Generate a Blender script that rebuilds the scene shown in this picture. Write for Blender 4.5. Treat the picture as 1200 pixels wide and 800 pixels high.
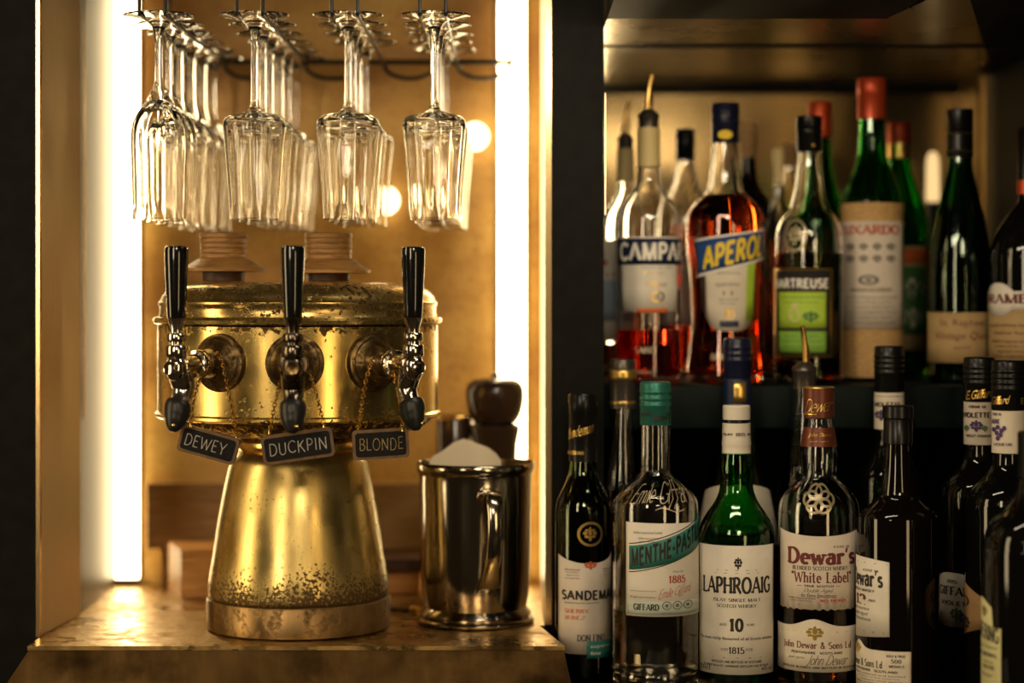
import bpy, bmesh, math, random
from math import sin, cos, pi, radians, atan, asin, sqrt
from mathutils import Vector, Matrix
random.seed(7)
for o in list(bpy.data.objects): bpy.data.objects.remove(o)
sc = bpy.context.scene
COL = sc.collection
H = 1.30          # camera height
F = 2400.0        # focal length in pixels at 1200 wide
HY = 350.0        # horizon row
# ------------------------------------------------------------------ camera
cd = bpy.data.cameras.new('camera'); cam = bpy.data.objects.new('camera', cd); COL.objects.link(cam)
cd.sensor_width = 36; cd.lens = 36*F/1200; cd.shift_y = -(400-HY)/1200
cam.location = (0, 0, H); cam.rotation_euler = (pi/2, 0, 0)
cd.dof.use_dof = True; cd.dof.focus_distance = 1.98; cd.dof.aperture_fstop = 2.0
cd.clip_start = .05
sc.camera = cam
# ------------------------------------------------------------------ world, lights, exposure
w = bpy.data.worlds.new('world'); sc.world = w; w.use_nodes = True
w.node_tree.nodes['Background'].inputs[0].default_value = (1, .62, .28, 1)
w.node_tree.nodes['Background'].inputs[1].default_value = .022
sc.cycles.max_bounces = 40; sc.cycles.transmission_bounces = 36; sc.cycles.glossy_bounces = 6; sc.cycles.diffuse_bounces = 4
vs = sc.view_settings
vs.view_transform = 'Standard'; vs.look = 'None'; vs.exposure = 0; vs.gamma = 1; vs.use_curve_mapping = False
def area(name, loc, target, sx, sy, power, col):
    l = bpy.data.lights.new(name, 'AREA'); l.shape = 'RECTANGLE'; l.size = sx; l.size_y = sy; l.energy = power; l.color = col
    o = bpy.data.objects.new(name, l); COL.objects.link(o); o.location = loc
    o.rotation_euler = (Vector(target)-Vector(loc)).to_track_quat('-Z', 'Y').to_euler()
    o['kind'] = 'structure'
    return o
def point(name, loc, rad, power, col):
    l = bpy.data.lights.new(name, 'POINT'); l.shadow_soft_size = rad; l.energy = power; l.color = col
    o = bpy.data.objects.new(name, l); COL.objects.link(o); o.location = loc; o['kind'] = 'structure'
    return o
area('window_light', (-1.1, -.4, H+.5), (.15, 2.1, H-.1), .30, 1.1, 15, (1, .79, .52))
area('shop_window_light', (.35, -1.6, H+1.2), (.35, 2.1, H-.2), .6, .5, 23, (1, .82, .58))
area('side_fill_light', (-2.0, 1.35, H+.15), (-.2, 2.1, H-.1), .40, 1.5, 15, (1, .76, .42))  # area light added on the left to put highlights on the brass
area('warm_lamp_light', (.9, .1, H-.1), (-.2, 2.1, H-.1), .25, .9, 5, (1, .70, .34))
for i in range(9):
    point('string_lamp_light', (-.75+i*.10, -.2+.03*i, H+.72+.05*sin(i*1.3)), .010, .10, (1, .72, .4))
area('soffit_fill_light', (.16, 1.74, H+.275), (.2, 2.25, H+.03), .30, .05, 1.3, (1, .84, .6))  # unseen fill added under the soffit to brighten the upper bottle labels
point('pendant_lamp_light', (-.95, .35, H+.45), .03, .55, (.9, .92, 1))
point('pendant_lamp_light', (.9, -.6, H+.8), .05, .6, (1, .75, .45))

# ------------------------------------------------------------------ materials
def NT(name):
    m = bpy.data.materials.new(name); m.use_nodes = True
    return m, m.node_tree, m.node_tree.nodes['Principled BSDF']
def node(nt, t, **kw):
    n = nt.nodes.new(t)
    for k, v in kw.items():
        if k.startswith('i_'): n.inputs[k[2:].replace('_', ' ')].default_value = v
        else: setattr(n, k, v)
    return n
def ramp(nt, fac, stops):
    r = nt.nodes.new('ShaderNodeValToRGB'); e = r.color_ramp.elements
    while len(e) < len(stops): e.new(.5)
    for q, (p, c) in zip(e, stops):
        q.position = p; q.color = c if len(c) == 4 else (*c, 1)
    nt.links.new(fac, r.inputs[0]); return r
def noise(nt, scale, detail=4, vec=None, rough=.55):
    n = node(nt, 'ShaderNodeTexNoise'); n.inputs['Scale'].default_value = scale; n.inputs['Detail'].default_value = detail
    n.inputs['Roughness'].default_value = rough
    if vec is not None: nt.links.new(vec, n.inputs['Vector'])
    return n
def coords(nt, scale=(1, 1, 1)):
    tc = nt.nodes.new('ShaderNodeTexCoord'); mp = nt.nodes.new('ShaderNodeMapping'); mp.inputs['Scale'].default_value = scale
    nt.links.new(tc.outputs['Object'], mp.inputs[0]); return mp.outputs[0]
def mat(name, col, rough=.5, metal=0, trans=0, ior=1.45, var=0, vscale=40, stretch=(1, 1, 1), bump=0, coat=0, spec=.5, em=None, ems=0, rvar=0):
    m, nt, b = NT(name)
    b.inputs['Base Color'].default_value = (*col, 1); b.inputs['Roughness'].default_value = rough
    b.inputs['Metallic'].default_value = metal; b.inputs['Transmission Weight'].default_value = trans
    b.inputs['IOR'].default_value = ior; b.inputs['Coat Weight'].default_value = coat; b.inputs['Specular IOR Level'].default_value = spec
    if em: b.inputs['Emission Color'].default_value = (*em, 1); b.inputs['Emission Strength'].default_value = ems
    if var or bump or rvar:
        v = coords(nt, stretch); n = noise(nt, vscale, 5, v)
        if var:
            r = ramp(nt, n.outputs[0], [(.3, tuple(c*(1-var) for c in col)), (.7, tuple(min(1, c*(1+var)) for c in col))])
            nt.links.new(r.outputs[0], b.inputs['Base Color'])
        if rvar:
            r2 = ramp(nt, n.outputs[0], [(.3, (max(0, rough-rvar),)*3), (.7, (min(1, rough+rvar),)*3)])
            nt.links.new(r2.outputs[0], b.inputs['Roughness'])
        if bump:
            bp = node(nt, 'ShaderNodeBump'); bp.inputs['Strength'].default_value = bump; bp.inputs['Distance'].default_value = .002
            nt.links.new(n.outputs[0], bp.inputs['Height']); nt.links.new(bp.outputs[0], b.inputs['Normal'])
    return m
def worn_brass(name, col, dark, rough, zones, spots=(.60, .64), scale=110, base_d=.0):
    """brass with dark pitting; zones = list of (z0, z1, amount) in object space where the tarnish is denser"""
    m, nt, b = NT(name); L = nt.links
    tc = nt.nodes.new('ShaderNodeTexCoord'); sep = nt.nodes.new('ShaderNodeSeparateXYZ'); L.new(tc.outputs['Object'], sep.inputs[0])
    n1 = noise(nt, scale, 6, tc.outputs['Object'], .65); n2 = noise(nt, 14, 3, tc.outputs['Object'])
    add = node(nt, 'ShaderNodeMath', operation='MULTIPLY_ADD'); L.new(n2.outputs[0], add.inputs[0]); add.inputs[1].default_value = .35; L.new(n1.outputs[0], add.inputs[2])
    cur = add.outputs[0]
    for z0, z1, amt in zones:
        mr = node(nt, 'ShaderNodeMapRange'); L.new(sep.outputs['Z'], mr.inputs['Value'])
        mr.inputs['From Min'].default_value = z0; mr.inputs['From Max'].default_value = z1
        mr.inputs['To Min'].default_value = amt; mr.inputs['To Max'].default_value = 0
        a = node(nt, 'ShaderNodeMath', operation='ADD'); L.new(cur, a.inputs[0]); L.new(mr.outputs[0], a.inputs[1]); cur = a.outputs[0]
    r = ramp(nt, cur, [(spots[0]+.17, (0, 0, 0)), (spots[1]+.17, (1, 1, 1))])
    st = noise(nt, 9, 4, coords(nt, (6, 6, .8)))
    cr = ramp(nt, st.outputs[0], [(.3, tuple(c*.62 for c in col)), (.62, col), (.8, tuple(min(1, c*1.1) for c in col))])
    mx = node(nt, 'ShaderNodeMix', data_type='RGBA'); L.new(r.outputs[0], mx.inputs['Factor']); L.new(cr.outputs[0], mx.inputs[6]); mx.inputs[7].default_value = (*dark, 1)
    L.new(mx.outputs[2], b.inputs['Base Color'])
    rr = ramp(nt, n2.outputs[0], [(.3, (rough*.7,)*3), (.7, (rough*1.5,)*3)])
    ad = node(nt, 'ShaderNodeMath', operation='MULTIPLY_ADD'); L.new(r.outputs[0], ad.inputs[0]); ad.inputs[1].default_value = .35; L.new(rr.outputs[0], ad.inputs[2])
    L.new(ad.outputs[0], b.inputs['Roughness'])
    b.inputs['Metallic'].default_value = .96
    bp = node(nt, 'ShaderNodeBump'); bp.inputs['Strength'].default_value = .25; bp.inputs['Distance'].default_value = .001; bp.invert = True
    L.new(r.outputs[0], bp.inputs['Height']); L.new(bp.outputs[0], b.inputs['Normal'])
    return m
def glass(name, col=(1, 1, 1), rough=0.0, ior=1.48):
    return mat(name, col, rough, 0, 1, ior)
def led_mat(name, col, s):
    m, nt, b = NT(name); nt.nodes.remove(b)
    e = nt.nodes.new('ShaderNodeEmission'); e.inputs[0].default_value = (*col, 1); e.inputs[1].default_value = s
    nt.links.new(e.outputs[0], nt.nodes['Material Output'].inputs[0]); return m
M = {}
M['black_wall'] = mat('black painted wood', (.006, .0055, .004), .6, spec=.12, var=.3, vscale=60, bump=.1)
M['black_soffit'] = mat('black soffit paint', (.005, .005, .004), .6, spec=.12, var=.2)
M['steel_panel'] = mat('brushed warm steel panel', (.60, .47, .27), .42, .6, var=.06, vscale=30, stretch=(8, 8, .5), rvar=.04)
M['dimmed_panel'] = mat('inner panel dimmed against led glare', (.13, .085, .035), .5, .3, var=.08, vscale=30, stretch=(8, 8, .5))  # rear panel colour darkened so the led beside it does not blow out
M['edge_brass'] = mat('brass edge', (.85, .6, .28), .25, 1)
M['led'] = led_mat('warm led diffuser', (1, .79, .44), 13)
M['led_dim'] = led_mat('warm shelf led', (1, .74, .38), 26)
M['lamp_tube'] = led_mat('frosted tube lamp', (1, .66, .28), 1.1)
M['globe'] = led_mat('reflected lamp glow', (1, .78, .42), 5)  # glow of the reflected lamps, given to solid globes
def back_mat():
    m, nt, b = NT('foxed amber back panel'); L = nt.links
    v = coords(nt, (1, 1, 1)); n = noise(nt, 6, 3, coords(nt, (.8, 1, 1.2))); f = noise(nt, 130, 6, v, .7)
    r = ramp(nt, n.outputs[0], [(.35, (.34, .16, .035)), (.52, (.60, .34, .08)), (.7, (.72, .47, .14))])
    fr = ramp(nt, f.outputs[0], [(.52, (1, 1, 1)), (.68, (.6, .5, .35))])
    mx = node(nt, 'ShaderNodeMix', data_type='RGBA', blend_type='MULTIPLY'); mx.inputs['Factor'].default_value = .7
    L.new(r.outputs[0], mx.inputs[6]); L.new(fr.outputs[0], mx.inputs[7]); L.new(mx.outputs[2], b.inputs['Base Color'])
    b.inputs['Metallic'].default_value = .18; b.inputs['Roughness'].default_value = .42
    bp = node(nt, 'ShaderNodeBump'); bp.inputs['Strength'].default_value = .3; bp.inputs['Distance'].default_value = .002
    L.new(f.outputs[0], bp.inputs['Height']); L.new(bp.outputs[0], b.inputs['Normal'])
    return m
M['back_panel'] = back_mat()
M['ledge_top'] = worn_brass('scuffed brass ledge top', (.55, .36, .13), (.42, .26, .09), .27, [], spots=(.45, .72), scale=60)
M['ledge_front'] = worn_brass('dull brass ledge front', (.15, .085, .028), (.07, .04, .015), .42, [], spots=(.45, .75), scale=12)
M['brass_drum'] = worn_brass('worn brass drum', (.70, .50, .16), (.10, .055, .02), .22, [(.214, .222, .20), (.316, .302, .24)], spots=(.63, .67), scale=170)
M['brass_cone'] = worn_brass('worn brass cone', (.72, .53, .19), (.16, .10, .04), .27, [(.020, .078, .31), ], spots=(.655, .70), scale=300)
M['brass_lid'] = worn_brass('pitted brass lid', (.72, .51, .18), (.08, .045, .02), .24, [], spots=(.57, .60), scale=230)
M['brass_ring'] = worn_brass('copper brown base ring', (.34, .21, .085), (.23, .14, .055), .38, [], spots=(.5, .66), scale=90)
M['brass_dark'] = worn_brass('dark tarnished brass', (.27, .18, .075), (.07, .04, .02), .34, [], spots=(.46, .60), scale=90)
M['brass_plain'] = mat('polished brass', (.85, .58, .2), .22, 1, var=.12, vscale=50)
M['chrome'] = mat('chrome', (.72, .66, .58), .13, 1, rvar=.05)
M['dark_chrome'] = mat('dark tarnished chrome', (.16, .13, .10), .25, 1, rvar=.08)
M['handle_black'] = mat('gloss black handle', (.006, .006, .006), .12, coat=.6)
M['rubber'] = mat('black rubber', (.012, .012, .012), .38)
M['slate'] = mat('chalkboard slate', (.010, .0095, .009), .65, spec=.2, var=.35, vscale=120)
M['sign_wood'] = mat('brown sign frame', (.16, .085, .035), .5, var=.35, vscale=90)
M['chalk'] = mat('chalk', (.50, .46, .40), .9, var=.35, vscale=400)
M['chalk_faint'] = mat('faint chalk', (.36, .26, .11), .9, var=.5, vscale=300)
M['steel'] = mat('polished steel', (.42, .37, .30), .14, 1, var=.08, vscale=12, stretch=(3, 3, .3), rvar=.06)
M['wood'] = mat('warm wood', (.32, .16, .045), .45, var=.35, vscale=30, stretch=(2, 2, 14), bump=.2)
M['wood_dark'] = mat('dark wood', (.07, .03, .012), .5, var=.3, vscale=40)
M['wood_block'] = mat('pale wood block', (.60, .29, .075), .5, var=.3, vscale=16, stretch=(1, 6, 14), bump=.2)
M['plank'] = mat('brown plank', (.34, .20, .07), .5, var=.35, vscale=18, stretch=(1, 4, 14))
M['wire'] = mat('black wire', (.012, .010, .008), .35)
M['pepper'] = mat('dark stained pepper mill wood', (.035, .018, .012), .22, coat=.4)
M['paper'] = mat('white filter paper', (.85, .74, .55), .85)
M['clear'] = glass('clear glass')
M['glass_old'] = glass('clear drinking glass', (1, .985, .95), 0, 1.46)
M['glass_green'] = glass('green bottle glass', (.05, .42, .07))
M['glass_deep_green'] = glass('deep green glass', (.02, .20, .035))
M['glass_olive'] = glass('olive green glass', (.16, .30, .03))
M['dark_glass'] = mat('near black bottle glass', (.003, .003, .0025), .04)
M['dark_brown_glass'] = mat('dark brown bottle glass', (.0035, .0022, .0015), .04)
def liq(name, col): return mat(name, col, 0, 0, 1, 1.34)
M['liq_red'] = liq('red bitter', (.75, .04, .012)); M['liq_orange'] = liq('orange aperitif', (.95, .13, .015))
M['liq_pale'] = liq('pale clear spirit', (.92, .86, .70)); M['liq_amber'] = liq('amber whisky', (.62, .24, .045))
M['liq_dark'] = liq('dark green liqueur', (.05, .06, .01)); M['liq_green'] = liq('yellow green liqueur', (.35, .45, .05))
def paper(n, c, v=.06): return mat(n, c, .62, var=v, vscale=60)
M['label_cream'] = paper('cream label', (.66, .58, .46)); M['label_white'] = paper('white label', (.74, .68, .58))
M['label_pink'] = paper('warm white label', (.64, .55, .45)); M['label_tan'] = paper('tan label', (.42, .28, .12))
M['label_lime'] = paper('lime green label', (.42, .60, .05)); M['label_green2'] = paper('leaf green label', (.22, .42, .05))
M['label_brown'] = paper('brown label', (.30, .17, .07)); M['label_yellow'] = paper('pale yellow label', (.62, .57, .28))
M['straw'] = mat('woven straw', (.50, .30, .11), .7, var=.3, vscale=150, stretch=(1, 1, 4), bump=.5)
M['navy'] = mat('navy ink', (.008, .016, .05), .4); M['blue'] = mat('blue ink', (.015, .06, .20), .4)
M['teal'] = mat('teal print', (.03, .18, .145), .5); M['teal_cap'] = mat('teal metal cap', (.03, .17, .13), .36, .5)
M['ink'] = mat('black ink', (.018, .016, .014), .6); M['ink_grey'] = mat('grey ink', (.16, .14, .12), .7)
M['ink_red'] = mat('red ink', (.42, .05, .02), .6); M['ink_wine'] = mat('wine red ink', (.14, .02, .02), .6)
M['ink_orange'] = mat('orange ink', (.60, .12, .02), .6); M['ink_gold'] = mat('gold foil', (.75, .50, .14), .3, .9)
M['ink_yellow'] = mat('yellow ink', (.85, .60, .03), .5); M['ink_white'] = mat('white ink', (.85, .80, .7), .5)
M['ink_purple'] = mat('violet ink', (.06, .03, .12), .6); M['ink_leaf'] = mat('leaf green ink', (.05, .16, .04), .6)
M['cap_red'] = mat('red foil cap', (.55, .07, .02), .35, .4, var=.2, vscale=90, stretch=(3, 3, .3)); M['cap_navy'] = mat('navy cap', (.008, .009, .03), .28)
M['cap_black'] = mat('black cap', (.005, .005, .005), .28, spec=.35); M['cap_cream'] = mat('cream neck wrap', (.72, .56, .25), .5)
M['cap_white'] = mat('white cap', (.66, .60, .50), .45); M['cap_russet'] = mat('russet cap', (.13, .032, .015), .38, .3)
M['cap_grey'] = mat('grey foil', (.10, .085, .07), .3, .7); M['cork'] = mat('cork', (.42, .25, .10), .8, var=.3, vscale=150)
M['pour_gold'] = mat('gold pour spout', (.80, .50, .16), .25, 1); M['etched'] = mat('etched glass lettering', (.60, .50, .34), .25, .4)
M['etched_dim'] = mat('embossed glass mark', (.40, .33, .20), .3, .5)
M['shelf'] = mat('dark slate blue shelf', (.005, .009, .008), .5, spec=.08, var=.2, vscale=30)
M['metal_ceiling'] = mat('dull brass ceiling', (.26, .20, .10), .26, .9, var=.25, vscale=3, rvar=.08)
M['metal_wall'] = mat('brassy mirror wall', (.27, .185, .08), .2, .95, var=.25, vscale=4, rvar=.06)
M['metal_side'] = mat('dull brass side wall', (.30, .21, .08), .30, .9, var=.25, vscale=4)

# ------------------------------------------------------------------ helpers
def P(px, py, Y): return Vector(((px-600)/F*Y, Y, H-(py-HY)/F*Y))
def link(name, verts, faces, m, parent=None, smooth=True, loc=None, fix=True):
    me = bpy.data.meshes.new(name); me.from_pydata([tuple(v) for v in verts], [], faces)
    if fix:
        bm = bmesh.new(); bm.from_mesh(me); bmesh.ops.recalc_face_normals(bm, faces=bm.faces); bm.to_mesh(me); bm.free()
    if smooth:
        me.shade_smooth()
        me.set_sharp_from_angle(angle=radians(38))
    o = bpy.data.objects.new(name, me); COL.objects.link(o)
    for q in (m if isinstance(m, (list, tuple)) else [m]): me.materials.append(q)
    if parent is not None: o.parent = parent
    if loc is not None: o.location = loc
    return o
class MB:
    def __init__(s): s.v = []; s.f = []
    def add(s, v, f):
        n = len(s.v); s.v += [tuple(q) for q in v]; s.f += [tuple(i+n for i in q) for q in f]; return s
    def box(s, a, b, bev=0):
        x0, y0, z0 = a; x1, y1, z1 = b
        if bev:
            bm = bmesh.new(); bmesh.ops.create_cube(bm, size=1)
            for q in bm.verts: q.co = Vector(((x0+x1)/2+q.co.x*(x1-x0), (y0+y1)/2+q.co.y*(y1-y0), (z0+z1)/2+q.co.z*(z1-z0)))
            bmesh.ops.bevel(bm, geom=bm.edges[:], offset=bev, segments=2, affect='EDGES', profile=.5)
            bm.verts.index_update(); s.add([q.co for q in bm.verts], [[q.index for q in f.verts] for f in bm.faces]); bm.free(); return s
        v = [(x0, y0, z0), (x1, y0, z0), (x1, y1, z0), (x0, y1, z0), (x0, y0, z1), (x1, y0, z1), (x1, y1, z1), (x0, y1, z1)]
        return s.add(v, [(0, 3, 2, 1), (4, 5, 6, 7), (0, 1, 5, 4), (1, 2, 6, 5), (2, 3, 7, 6), (3, 0, 4, 7)])
    def prism(s, poly, z0, z1, poly2=None):
        n = len(poly); p2 = poly2 or poly
        v = [(x, y, z0) for x, y in poly]+[(x, y, z1) for x, y in p2]
        return s.add(v, [tuple(range(n))[::-1], tuple(range(n, 2*n))]+[(i, (i+1) % n, n+(i+1) % n, n+i) for i in range(n)])
    def lathe(s, prof, seg=40, mtx=None, rf=None, c=(0, 0)):
        v = []; f = []; rows = []
        for k, (r, z) in enumerate(prof):
            if r < 1e-6: rows.append([len(v)]); v.append(Vector((c[0], c[1], z)))
            else:
                row = []
                for i in range(seg):
                    a = 2*pi*i/seg; rr = r*(rf(k, a) if rf else 1); row.append(len(v)); v.append(Vector((c[0]+rr*cos(a), c[1]+rr*sin(a), z)))
                rows.append(row)
        for a, b in zip(rows[:-1], rows[1:]):
            if len(a) == 1 and len(b) == 1: continue
            for i in range(seg):
                j = (i+1) % seg
                if len(a) == 1: f.append((a[0], b[i], b[j]))
                elif len(b) == 1: f.append((a[i], b[0], a[j]))
                else: f.append((a[i], b[i], b[j], a[j]))
        if mtx is not None: v = [mtx @ q for q in v]
        return s.add(v, f)
    def tube(s, pts, rad, seg=14, smooth=3, cap=True):
        pts = [Vector(p) for p in pts]; rad = list(rad) if isinstance(rad, (list, tuple)) else [rad]*len(pts)
        if smooth and len(pts) > 2: pts, rad = crom(pts, rad, smooth)
        v = []; f = []; n = len(pts); up = None
        for i, p in enumerate(pts):
            t = (pts[min(i+1, n-1)]-pts[max(i-1, 0)]).normalized()
            if up is None: up = t.orthogonal().normalized()
            up = (up-t*up.dot(t)).normalized(); b = t.cross(up)
            for k in range(seg):
                a = 2*pi*k/seg; v.append(p+(up*cos(a)+b*sin(a))*rad[i])
        for i in range(n-1):
            for k in range(seg):
                j = (k+1) % seg; f.append((i*seg+k, i*seg+j, (i+1)*seg+j, (i+1)*seg+k))
        if cap: f.append(tuple(range(seg))[::-1]); f.append(tuple(range((n-1)*seg, n*seg)))
        return s.add(v, f)
    def build(s, name, m, parent=None, smooth=True, loc=None, off=None, fix=True):
        v = s.v
        if off is not None: v = [(a[0]-off[0], a[1]-off[1], a[2]-off[2]) for a in v]
        return link(name, v, s.f, m, parent, smooth, loc, fix)
def crom(pts, rad, n):
    op = []; orr = []
    N = len(pts)
    for i in range(N-1):
        p0, p1, p2, p3 = pts[max(i-1, 0)], pts[i], pts[i+1], pts[min(i+2, N-1)]
        for k in range(n):
            t = k/n
            op.append(.5*((2*p1)+(p2-p0)*t+(2*p0-5*p1+4*p2-p3)*t*t+(-p0+3*p1-3*p2+p3)*t**3)); orr.append(rad[i]*(1-t)+rad[i+1]*t)
    op.append(pts[-1]); orr.append(rad[-1]); return op, orr
def smooth_prof(prof, n=4):
    """Catmull-Rom through (a, b) pairs; a doubled point keeps its corner"""
    out = []; segs = [[]]
    for q in prof:
        if segs[-1] and segs[-1][-1] == q: segs.append([q])
        else: segs[-1].append(q)
    for sg in segs:
        if len(sg) < 3: pts = [Vector(p) for p in sg]
        else: pts, _ = crom([Vector(p) for p in sg], [0]*len(sg), n)
        out += [tuple(p) for p in pts if not out or (Vector(out[-1])-p).length > 1e-9]
    return out
def thing(name, loc, label, cat, group=None):
    o = bpy.data.objects.new(name, None); COL.objects.link(o); o.location = loc; o.empty_display_size = .03
    return tag(o, label, cat, group)
def tag(o, label, cat, group=None):
    o['label'] = label; o['category'] = cat
    if group: o['group'] = group
    return o
def struct(o): o['kind'] = 'structure'; return o

# ------------------------------------------------------------------ stroke font (roman capitals with serifs, or plain chalk strokes)
def arc(cx, cy, rx, ry, a0, a1, n=10): return [(cx+rx*cos(radians(a0+(a1-a0)*i/n)), cy+ry*sin(radians(a0+(a1-a0)*i/n))) for i in range(n+1)]
G = {
 'A': (.8, [[(0, 0), (.4, 1)], [(.4, 1), (.8, 0)], [(.14, .33), (.66, .33)]]), 'B': (.62, [[(.08, 0), (.08, 1)], [(.08, 1)]+arc(.3, .76, .26, .24, 90, -90), [(.08, .52)]+arc(.3, .26, .32, .26, 90, -90)+[(.08, 0)]]),
 'C': (.72, [arc(.42, .5, .40, .5, 45, 315, 16)]), 'D': (.74, [[(.08, 0), (.08, 1)], [(.08, 1)]+arc(.3, .5, .42, .5, 90, -90, 14)+[(.08, 0)]]),
 'E': (.6, [[(.08, 0), (.08, 1)], [(.08, 1), (.56, 1)], [(.08, .52), (.46, .52)], [(.08, 0), (.58, 0)]]), 'F': (.56, [[(.08, 0), (.08, 1)], [(.08, 1), (.56, 1)], [(.08, .52), (.44, .52)]]),
 'G': (.76, [arc(.42, .5, .40, .5, 45, 320, 16), [(.72, .45), (.72, .1)], [(.5, .45), (.78, .45)]]), 'H': (.76, [[(.08, 0), (.08, 1)], [(.68, 0), (.68, 1)], [(.08, .5), (.68, .5)]]),
 'I': (.2, [[(.1, 0), (.1, 1)]]), 'J': (.4, [[(.28, 1), (.28, .15), (.15, -.1), (0, -.12)]]), 'K': (.7, [[(.08, 0), (.08, 1)], [(.08, .45), (.6, 1)], [(.25, .6), (.68, 0)]]),
 'L': (.56, [[(.08, 0), (.08, 1)], [(.08, 0), (.56, 0)]]), 'M': (.95, [[(.08, 0), (.1, 1)], [(.1, 1), (.47, 0)], [(.47, 0), (.84, 1)], [(.84, 1), (.88, 0)]]),
 'N': (.8, [[(.08, 0), (.08, 1)], [(.08, 1), (.7, 0)], [(.7, 0), (.7, 1)]]), 'O': (.84, [arc(.42, .5, .40, .5, 0, 360, 20)]), 'P': (.6, [[(.08, 0), (.08, 1)], [(.08, 1)]+arc(.28, .73, .3, .27, 90, -90)+[(.08, .46)]]),
 'Q': (.84, [arc(.42, .5, .40, .5, 0, 360, 20), [(.45, .2), (.8, -.15)]]), 'R': (.68, [[(.08, 0), (.08, 1)], [(.08, 1)]+arc(.28, .75, .28, .25, 90, -90)+[(.08, .5)], [(.3, .5), (.68, 0)]]),
 'S': (.56, [arc(.28, .76, .24, .24, 40, 270, 10)+arc(.28, .26, .26, .26, 90, -140, 10)]), 'T': (.66, [[(.33, 0), (.33, 1)], [(0, 1), (.66, 1)]]), 'U': (.74, [[(.08, 1), (.08, .3)]+arc(.37, .3, .29, .3, 180, 360, 8)+[(.66, 1)]]),
 'V': (.74, [[(0, 1), (.37, 0)], [(.37, 0), (.74, 1)]]), 'W': (1.1, [[(0, 1), (.28, 0)], [(.28, 0), (.55, .9)], [(.55, .9), (.82, 0)], [(.82, 0), (1.1, 1)]]),
 'X': (.74, [[(0, 0), (.7, 1)], [(0, 1), (.7, 0)]]), 'Y': (.74, [[(0, 1), (.37, .45)], [(.74, 1), (.37, .45)], [(.37, .45), (.37, 0)]]), 'Z': (.6, [[(0, 1), (.56, 1)], [(.56, 1), (0, 0)], [(0, 0), (.6, 0)]]),
 'a': (.5, [arc(.22, .2, .2, .2, 60, 380, 12), [(.42, 0), (.42, .45)]+arc(.25, .46, .17, .2, 0, 150, 6)]), 'b': (.52, [[(.06, 0), (.06, 1)], arc(.26, .3, .22, .3, 0, 360, 12)]), 'e': (.5, [[(.06, .34), (.46, .34)]+arc(.26, .32, .21, .32, 10, 310, 12)]),
 'h': (.52, [[(.06, 0), (.06, 1)], [(.06, .45)]+arc(.26, .44, .18, .2, 150, 0, 6)+[(.44, 0)]]), 'i': (.16, [[(.08, 0), (.08, .64)], [(.08, .84), (.08, .94)]]), 'l': (.16, [[(.08, 0), (.08, 1)]]),
 'n': (.52, [[(.06, 0), (.06, .64)], [(.06, .42)]+arc(.26, .44, .18, .2, 150, 0, 6)+[(.44, 0)]]), 'o': (.52, [arc(.26, .32, .23, .32, 0, 360, 14)]), 'r': (.36, [[(.06, 0), (.06, .64)], [(.06, .42)]+arc(.24, .44, .16, .2, 150, 30, 5)]),
 's': (.4, [arc(.2, .48, .16, .16, 30, 270, 8)+arc(.2, .16, .17, .16, 90, -150, 8)]), 't': (.34, [[(.14, .9), (.14, .12), (.22, 0), (.34, .05)], [(0, .64), (.32, .64)]]), 'w': (.72, [[(0, .64), (.18, 0)], [(.18, 0), (.36, .58)], [(.36, .58), (.54, 0)], [(.54, 0), (.72, .64)]]),
 '0': (.56, [arc(.28, .5, .24, .5, 0, 360, 16)]), '1': (.34, [[(.2, 0), (.2, 1)], [(.2, 1), (.02, .8)]]), '2': (.56, [arc(.27, .72, .24, .28, 165, -35, 12)+[(.04, .02)], [(.04, 0), (.56, 0)]]), '5': (.54, [[(.48, 1), (.12, 1), (.09, .55)]+arc(.25, .32, .25, .32, 110, -150, 10)]),
 '8': (.54, [arc(.27, .76, .2, .24, 0, 360, 12), arc(.27, .27, .25, .27, 0, 360, 12)]), "'": (.16, [[(.1, 1), (.04, .75)]]), '&': (.74, [[(.7, 0), (.2, .75)]+arc(.32, .8, .15, .2, 190, -20, 8)+[(.1, .38)]+arc(.3, .22, .24, .22, 160, 300, 8)+[(.68, .45)]]),
 'm': (.8, [[(.06, 0), (.06, .64)], [(.06, .42)]+arc(.22, .44, .16, .2, 150, 0, 5)+[(.38, 0)], [(.38, .42)]+arc(.54, .44, .16, .2, 150, 0, 5)+[(.7, 0), (.8, .1)]]),
 'f': (.4, [arc(.3, .85, .14, .2, 60, 180, 5)+[(.14, .2), (.05, -.3), (0, -.1)], [(.0, .6), (.34, .62)]]), 'd': (.52, [arc(.22, .28, .2, .28, 0, 360, 12), [(.46, 1), (.42, .1), (.52, 0)]]),
 'v': (.5, [[(0, .6), (.2, 0), (.46, .62)]]), 'c': (.46, [arc(.26, .3, .22, .3, 50, 310, 10)]), 'p': (.52, [[(.06, .64), (.0, -.3)], arc(.26, .3, .22, .3, 0, 360, 12)]), 'g': (.5, [arc(.24, .32, .2, .3, 0, 360, 12), [(.44, .6), (.4, -.2), (.2, -.32), (.02, -.2)]]),
 'y': (.5, [[(.04, .62), (.2, .02)], [(.46, .62), (.1, -.35)]]), 'u': (.52, [[(.06, .64), (.06, .15)]+arc(.25, .18, .19, .18, 180, 360, 6)+[(.44, .64)], [(.44, .64), (.46, 0)]]),
 '-': (.34, [[(.02, .42), (.3, .42)]]), '.': (.14, [[(.04, .05), (.1, .05)]]), '"': (.26, [[(.06, 1), (.06, .8)], [(.18, 1), (.18, .8)]]), ' ': (.34, [])}
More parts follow.
